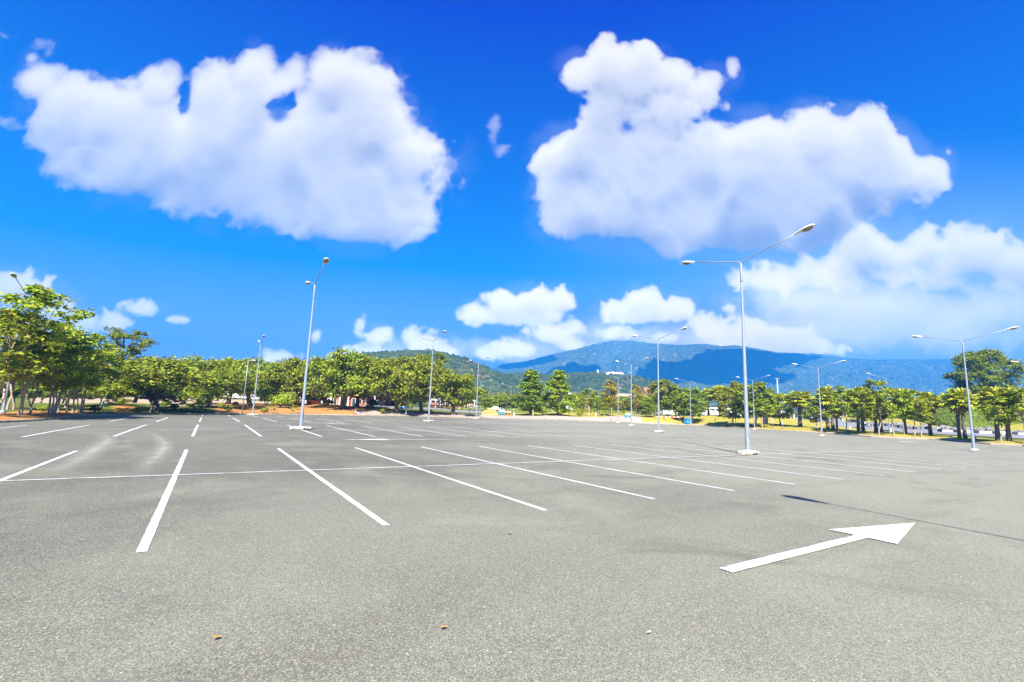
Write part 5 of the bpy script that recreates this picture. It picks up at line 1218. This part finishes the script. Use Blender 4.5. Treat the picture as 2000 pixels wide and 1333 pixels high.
def build_land():
    n = len(THETAS); R = RB[None, :]+RINGS[:, None]; X = QX+np.cos(THETAS)[None]*R; Y = QY+np.sin(THETAS)[None]*R
    z, off = land(X.ravel(), Y.ravel()); Z = z.reshape(X.shape); Z[0] = lot_z(X[0], Y[0])+.12
    V = np.stack([X, Y, Z], -1).reshape(-1, 3); me = np_mesh('ground', V, grid_quads(len(RINGS), n, True), MT['verge'], True)
    px = px_of(V[:, 0], V[:, 1]); o = np.repeat(RINGS, n)
    band = lambda a, b, s=12: ss(a-s, a+s, px)*(1-ss(b-s, b+s, px))
    mul = band(418, 765)*(1-ss(38, 46, o)) + band(-400, 175)*(1-ss(3.5, 6, o)) + band(222, 268, 14)*(1-ss(7, 10, o))
    dry = band(1000, 1720, 30)*(1-ss(50, 70, o))*.95 + band(1260, 2600)*(1-ss(6, 10, o)) + band(1640, 2300)*ss(24, 30, o) + band(165, 330)*.35
    sand = (band(235, 560)*ss(13, 17, o) + band(60, 235)*ss(23, 27, o))*(1-ss(120, 160, o)) + band(60, 560, 30)*ss(60, 90, o) + band(1230, 2600, 20)*(1-ss(.8, 1.6, o))*.8
    for nm, a in (('mulch', mul), ('dry', dry), ('sand', sand)):
        at = me.attributes.new(nm, 'FLOAT', 'POINT'); at.data.foreach_set('value', np.clip(a, 0, 1).astype(np.float32))
    tag(link('ground', me), kind='structure', label='grassy and leaf-littered ground round the car park')
    G = V.reshape(len(RINGS), n, 3)
    def ringstrip(name, r0, r1, a, b, lift, m, lab):
        p = px_of(G[r0, :, 0], G[r0, :, 1]); idx = np.where((p > a) & (p < b))[0]; S = G[r0:r1+1][:, idx].copy(); S[..., 2] += lift
        tag(link(name, np_mesh(name, S.reshape(-1, 3), grid_quads(r1-r0+1, len(idx)), m, True)), kind='structure', label=lab)
    ringstrip('pavement', 0, 4, 690, 1262, .03, MT['paving'], 'pinkish paved walk along the far kerb')
    ringstrip('entrance_road', 11, 15, 700, 1040, .05, MT['road'], 'grey entrance road beyond the far kerb')
    # the road on the right and its black and white kerb
    mb = MB(); V = []; steps = 10
    for i in range(len(RNEAR)-1):
        for k in range(steps+(i == len(RNEAR)-2)):
            t = k/steps; a = PT(*RNEAR[i])*(1-t)+PT(*RNEAR[i+1])*t; b = PT(*RFAR[i])*(1-t)+PT(*RFAR[i+1])*t
            for s in np.linspace(0, 1, 7): V.append(a*(1-s)+b*s)
    V = np.array(V); V[:, 2] = land(V[:, 0], V[:, 1])[0]+.10
    tag(link('road', np_mesh('road', V, grid_quads(len(V)//7, 7), MT['road'], True)), kind='structure', label='grey road behind the palms')
    E_ = V.reshape(-1, 7, 3)[:, 6]; cum = np.concatenate([[0], np.cumsum(np.linalg.norm(np.diff(E_, axis=0), axis=1))]); mb = MB(); s = 0.; blk = False
    while s < cum[-1]-1:
        L = .8 if blk else 1.5; p = [np.array([np.interp(q, cum, E_[:, k]) for k in range(3)]) for q in (s, s+L-.01)]; d = p[1]-p[0]
        mb.box((p[0]+p[1])/2+np.array([0, 0, .22]), (np.linalg.norm(d[:2])+.02, .28, .62), math.atan2(d[1], d[0]), 1 if blk else 0); s += L; blk = not blk
    tag(mb.build('painted_kerb', [MT['white'], MT['black']]), kind='structure', label='black and white painted kerb of the far road')
build_land()
# stand every thing outside the lot on the finished ground
def ground_all():
    objs = [o for o in COL.objects if o.parent is None and o.get('category')]; skip = {'clipped_hedge', 'white_canopy', 'hedge', 'painted_arrow', 'fallen_leaf', 'paper_scrap'}
    base = lambda o: o.name.split('.')[0]
    objs = [o for o in objs if base(o) not in skip]
    X = np.array([o.location.x for o in objs]); Y = np.array([o.location.y for o in objs]); z, off = land(X, Y); nb = 0
    for o, zz, f in zip(objs, z, off):
        if f > .15 and f < 215 and abs(zz-o.location.z) < 1.2:
            k = 0
            if base(o) == 'straw_bale': k = .47*(0 if nb < 4 else 1 if nb < 7 else 2); nb += 1
            o.location.z = zz+k
ground_all()

# ------------------------------------------------------------------ far wood, hills, mountain
def treeline():
    rng = np.random.default_rng(21); LV = []; LN = []
    TX = [-700, -200, 200, 400, 560, 620, 900, 960, 1300, 1600, 1640, 1900, 2100]; TY = [730, 738, 742, 742, 744, 755, 762, 771, 772, 772, 788, 784, 778]
    for k in range(1650):
        px = rng.uniform(-700, 2500); D = rng.uniform(205, 300); yh = 666.5+F_PX*((FWD[2]+RIGHT[2]*(px-1000)/F_PX)/UP[2])
        top = PT(px, np.interp(px, TX, TY)+rng.normal()*3.5, D)[2]; b = PT(px, yh, D); r = rng.uniform(2.2, 4.2); z = rng.uniform(-.3, 1)**1.0*max(top-r*.6, .5); z = max(z, .3)
        m = 34; d = rng.normal(size=(m, 3)); d /= np.linalg.norm(d, axis=1, keepdims=True); LV.append(np.array([b[0], b[1], z])+d*np.array([r, r, r*.7])*(rng.random(m)**.33)[:, None]); LN.append(d+np.array([0, 0, .6])+rng.normal(size=(m, 3))*.3)
    V = leaf_quads(np.concatenate(LV), np.concatenate(LN), .72, rng); tag(link('far_wood', np_mesh('far_wood', V, np.arange(len(V)).reshape(-1, 4), MT['woodland'])), 'band of dark woodland beyond the roads', kind='stuff')
treeline()
def hill(name, crest, d0, dc, d1, step, rows, m, lab, tree=0., cell=8., gully=0., gscale=300., tilt=0., foot=792., rowpow=1.):
    cx = [c[0] for c in crest]; cy = [c[1] for c in crest]; pxs = np.arange(cx[0], cx[-1]+.1, step); nb = max(4, rows//5); V = np.zeros((len(pxs), rows+nb, 3))
    for j, px in enumerate(pxs):
        top = PT(px, np.interp(px, cx, cy), dc+tilt*(px-cx[0])); Dc = dc+tilt*(px-cx[0]); zc = top[2]-tree*.5
        for i in range(rows+nb):
            if i < rows: t = (i/(rows-1))**rowpow; D = d0+(Dc-d0)*t; f = t**1.15
            else: u = (i-rows+1)/nb; D = Dc+(d1-dc)*u; f = 1-.8*u*u; t = 1.
            b = PT(px, foot, D); z = -6+(zc+6)*f
            if gully and i < rows:
                w = Vector((b[0]/gscale, b[1]/gscale, 3.3)); r_ = 1-abs(mnoise.fractal(w, .7, 2.1, 4))*1.7; z += gully*zc*(r_-.55)*4*t*(1-t)*.9
                z += gully*.25*zc*mnoise.noise(w*3.1)*4*t*(1-t)
            if tree:
                w = Vector((b[0]/cell, b[1]/cell, 0)); dd = mnoise.voronoi(w)[0][0]; z += tree*(1.0-min(1., dd*1.25))+tree*.4*mnoise.noise(w*.35)
            V[j, i] = (b[0], b[1], z)
    me = np_mesh(name, V.reshape(-1, 3), grid_quads(len(pxs), rows+nb)[:, ::-1], m, True); tag(link(name, me), kind='structure', label=lab); return pxs, V[:, :rows]
FG = mat_forest('hill_forest', ((.017, .036, .015), (.034, .060, .023), (.060, .083, .030)), 5.0, (.17, .12, .08), .04)
FM = mat_forest('mountain_forest', ((.036, .058, .024), (.06, .09, .035), (.095, .126, .048)), 14., (.2, .17, .11), .02)
hill('hill', [(380,735),(470,722),(530,711),(560,707),(600,706),(640,702),(665,699),(682,694),(700,690),(740,685),(770,683),(800,682),(830,683),(850,685),(880,691),(905,699),(930,709),(960,721),(985,731),(1010,741),(1040,755),(1070,772),(1090,785)], 290, 450, 540, 2.2, 120, FG, 'wooded green hill', 3.6, 5.0, .10, 90.)
hill('hill', [(880,760),(930,742),(960,733),(985,729),(1000,727.5),(1050,730),(1080,730),(1100,728.5),(1140,726.5),(1165,727.5),(1200,730),(1240,734),(1262,738),(1290,746),(1308,753),(1340,765),(1365,778),(1380,790)], 320, 600, 720, 2.2, 120, FG, 'lower wooded green hill with white buildings on top', 3.9, 5.0, .08, 110.)
hill('hill', [(-900,700),(-600,706),(-300,705),(-100,700),(80,703),(200,700),(270,698),(300,702),(340,704),(400,709),(460,716),(520,722),(600,735),(680,750)], 700, 1300, 1500, 3.5, 60, FG, 'low far wooded ridge', 6., 9., .10, 200.)
hill('hill', [(1285,790),(1300,765),(1330,748),(1350,744),(1380,752),(1420,750),(1445,749),(1480,754),(1530,765),(1580,758),(1640,766),(1680,775),(1740,790)], 1000, 1350, 1500, 3.5, 50, FM, 'low foothill under the mountain', 5., 9., .08, 160.)
MPX, MV = hill('mountain', [(930,760),(950,725),(965,716),(985,710.5),(1020,706),(1050,699),(1075,692.5),(1100,686.5),(1130,680),(1160,672),(1195,666),(1220,665),(1245,667),(1280,671),(1330,674),(1380,671),(1410,676),(1440,675),(1480,680),(1520,688),(1560,690),(1600,690.5),(1650,699),(1720,703),(1770,702),(1800,702.5),(1840,702),(1870,700.5),(1890,704),(1920,713),(1960,717),(2000,716),(2080,718),(2160,722),(2350,735),(2600,748)], 1500, 2600, 3100, 3.0, 110, FM, 'long forested mountain', 5., 16., .26, 420., 0., 785., .85)
# white hilltop temple
t = thing('hilltop_shrine', 'white pointed shrine on the crest of the lower green hill', 'shrine', PT(1167.5, 729.5, 598.), hz); mb = MB(); mb.lathe([(r_*.62, z_*.66) for r_, z_ in [(2.4, -2), (2.4, .8), (1.9, 1.2), (2.1, 3.4), (1.2, 5.6), (.35, 7.4), (0, 8.4)]], 16); mb.build('shrine_body', MT['white'], t)
P = PT(1200, 730, 596.); t = thing('hilltop_building', 'long white terrace building with low roofs on the lower green hill', 'building', P, hz); mb = MB(); mb.box((0, 0, .1), (22, 5, 1.7)); mb.build('wall', MT['white'], t)
for x, w, h in ((-10, 5, 1.6), (-3, 9, 3.4), (5, 5, 1.8), (9.5, 3.5, 2.8), (13, 6, 1.5)):
    x *= .66; w *= .66; h *= .6; zb = .953; mb = MB(); mb.add([(x-w/2, -2, zb), (x+w/2, -2, zb), (x+w/2, 2, zb), (x-w/2, 2, zb), (x-w*.2, 0, zb+h), (x+w*.2, 0, zb+h)], [(0, 1, 5, 4), (1, 2, 5), (2, 3, 4, 5), (3, 0, 4), (3, 2, 1, 0)]); mb.build('roof', MT['tile' if h > 1.5 else 'cream'], t)

# ------------------------------------------------------------------ unseen cloud shapes added to cast shade on part of the mountain
def on_mountain(px, py):
    j = int(np.clip(np.searchsorted(MPX, px), 0, len(MPX)-1)); c = MV[j]; d = c-CAM; f = d @ FWD; yy = 666.5-F_PX*(d @ UP)/f
    k = np.where(yy <= py)[0]; k = k[0] if len(k) else len(c)-1; return c[k]
def add_shade_cloud(poly, alt, lab, seed):
    O = [on_mountain(*q) for q in poly]; Pg = np.array([p+SUN*((alt-p[2])/SUN[2]) for p in O]); 
    fine = np.concatenate([Pg[i]*(1-t)+Pg[(i+1) % len(Pg)]*t for i in range(len(Pg)) for t in (np.array([0, .25, .5, .75])[:, None],)]); n = len(fine); c = fine.mean(0); V = []; prof = [(1, 0), (.93, 24), (.78, 55), (.52, 85), (.2, 100)]
    prof = [(s, -h*.45) for s, h in prof[:0:-1]]+prof
    for s, h in prof:
        for k in range(n):
            q = c+(fine[k]-c)*s; q = q+np.array([0, 0, h]); w = Vector(q)*.011; q[2] += 16*mnoise.noise(w+Vector((seed, 0, 0))); q[0] += 14*mnoise.noise(w*2+Vector((0, seed, 0))); q[1] += 14*mnoise.noise(w*2+Vector((0, 0, seed))); V.append(q)
    F_ = [tuple(x) for x in grid_quads(len(prof), n, True)]+[tuple(range(n-1, -1, -1)), tuple((len(prof)-1)*n+k for k in range(n))]
    mb = MB(); mb.add(V, F_, 0, True); tag(mb.build('cloud', MT['cloud']), kind='structure', label=lab)  # shade caster added out of view, its outline projected back from the wanted shadow
MT['cloud'] = simple('shade_cloud_white', (.85, .86, .88), 1., var=.05, scale=.01)
add_shade_cloud([(1240,735),(1262,716),(1330,706.5),(1358,696),(1378,687),(1400,684),(1450,683.5),(1500,686),(1560,691),(1620,700),(1600,707),(1540,710.5),(1490,713),(1465,720),(1500,728),(1560,734),(1540,748),(1480,757),(1400,762),(1300,760),(1250,748)], 1500, 'added unseen cloud shape shading the mountain face', 1.)
add_shade_cloud([(966,717),(1000,709),(1045,697),(1075,693),(1088,702),(1060,708),(1020,716),(985,724)], 1500, 'added unseen cloud shape shading the end of the mountain', 2.)
add_shade_cloud([(1060,729),(1090,719),(1140,716),(1172,722),(1160,733),(1090,735)], 1500, 'small added unseen cloud shape shading the mountain foot', 3.)

# ------------------------------------------------------------------ air
def haze():
    m = bpy.data.materials.new('haze_air'); m.use_nodes = True; nt = m.node_tree; nt.nodes.clear(); out = nt.nodes.new('ShaderNodeOutputMaterial'); v = nt.nodes.new('ShaderNodeVolumePrincipled')
    v.inputs['Color'].default_value = (*HAZE_COL, 1); v.inputs['Density'].default_value = HAZE_DENS; v.inputs['Anisotropy'].default_value = HAZE_G; nt.links.new(v.outputs[0], out.inputs['Volume'])
    m.cycles.homogeneous_volume = True
    top = max(float(MV[..., 2].max())+25, 60.); mb = MB(); x0, x1, y0, y1, z0 = -4600., 6000., -4600., 4600., -8.
    mb.box(((x0+x1)/2, (y0+y1)/2, (z0+top)/2), (x1-x0, y1-y0, top-z0)); tag(mb.build('haze', m), 'thin blue air over the whole valley', kind='stuff')
HAZE_COL = (.03, .33, .92); HAZE_DENS = .00044; HAZE_G = 0.
haze()
build_world()
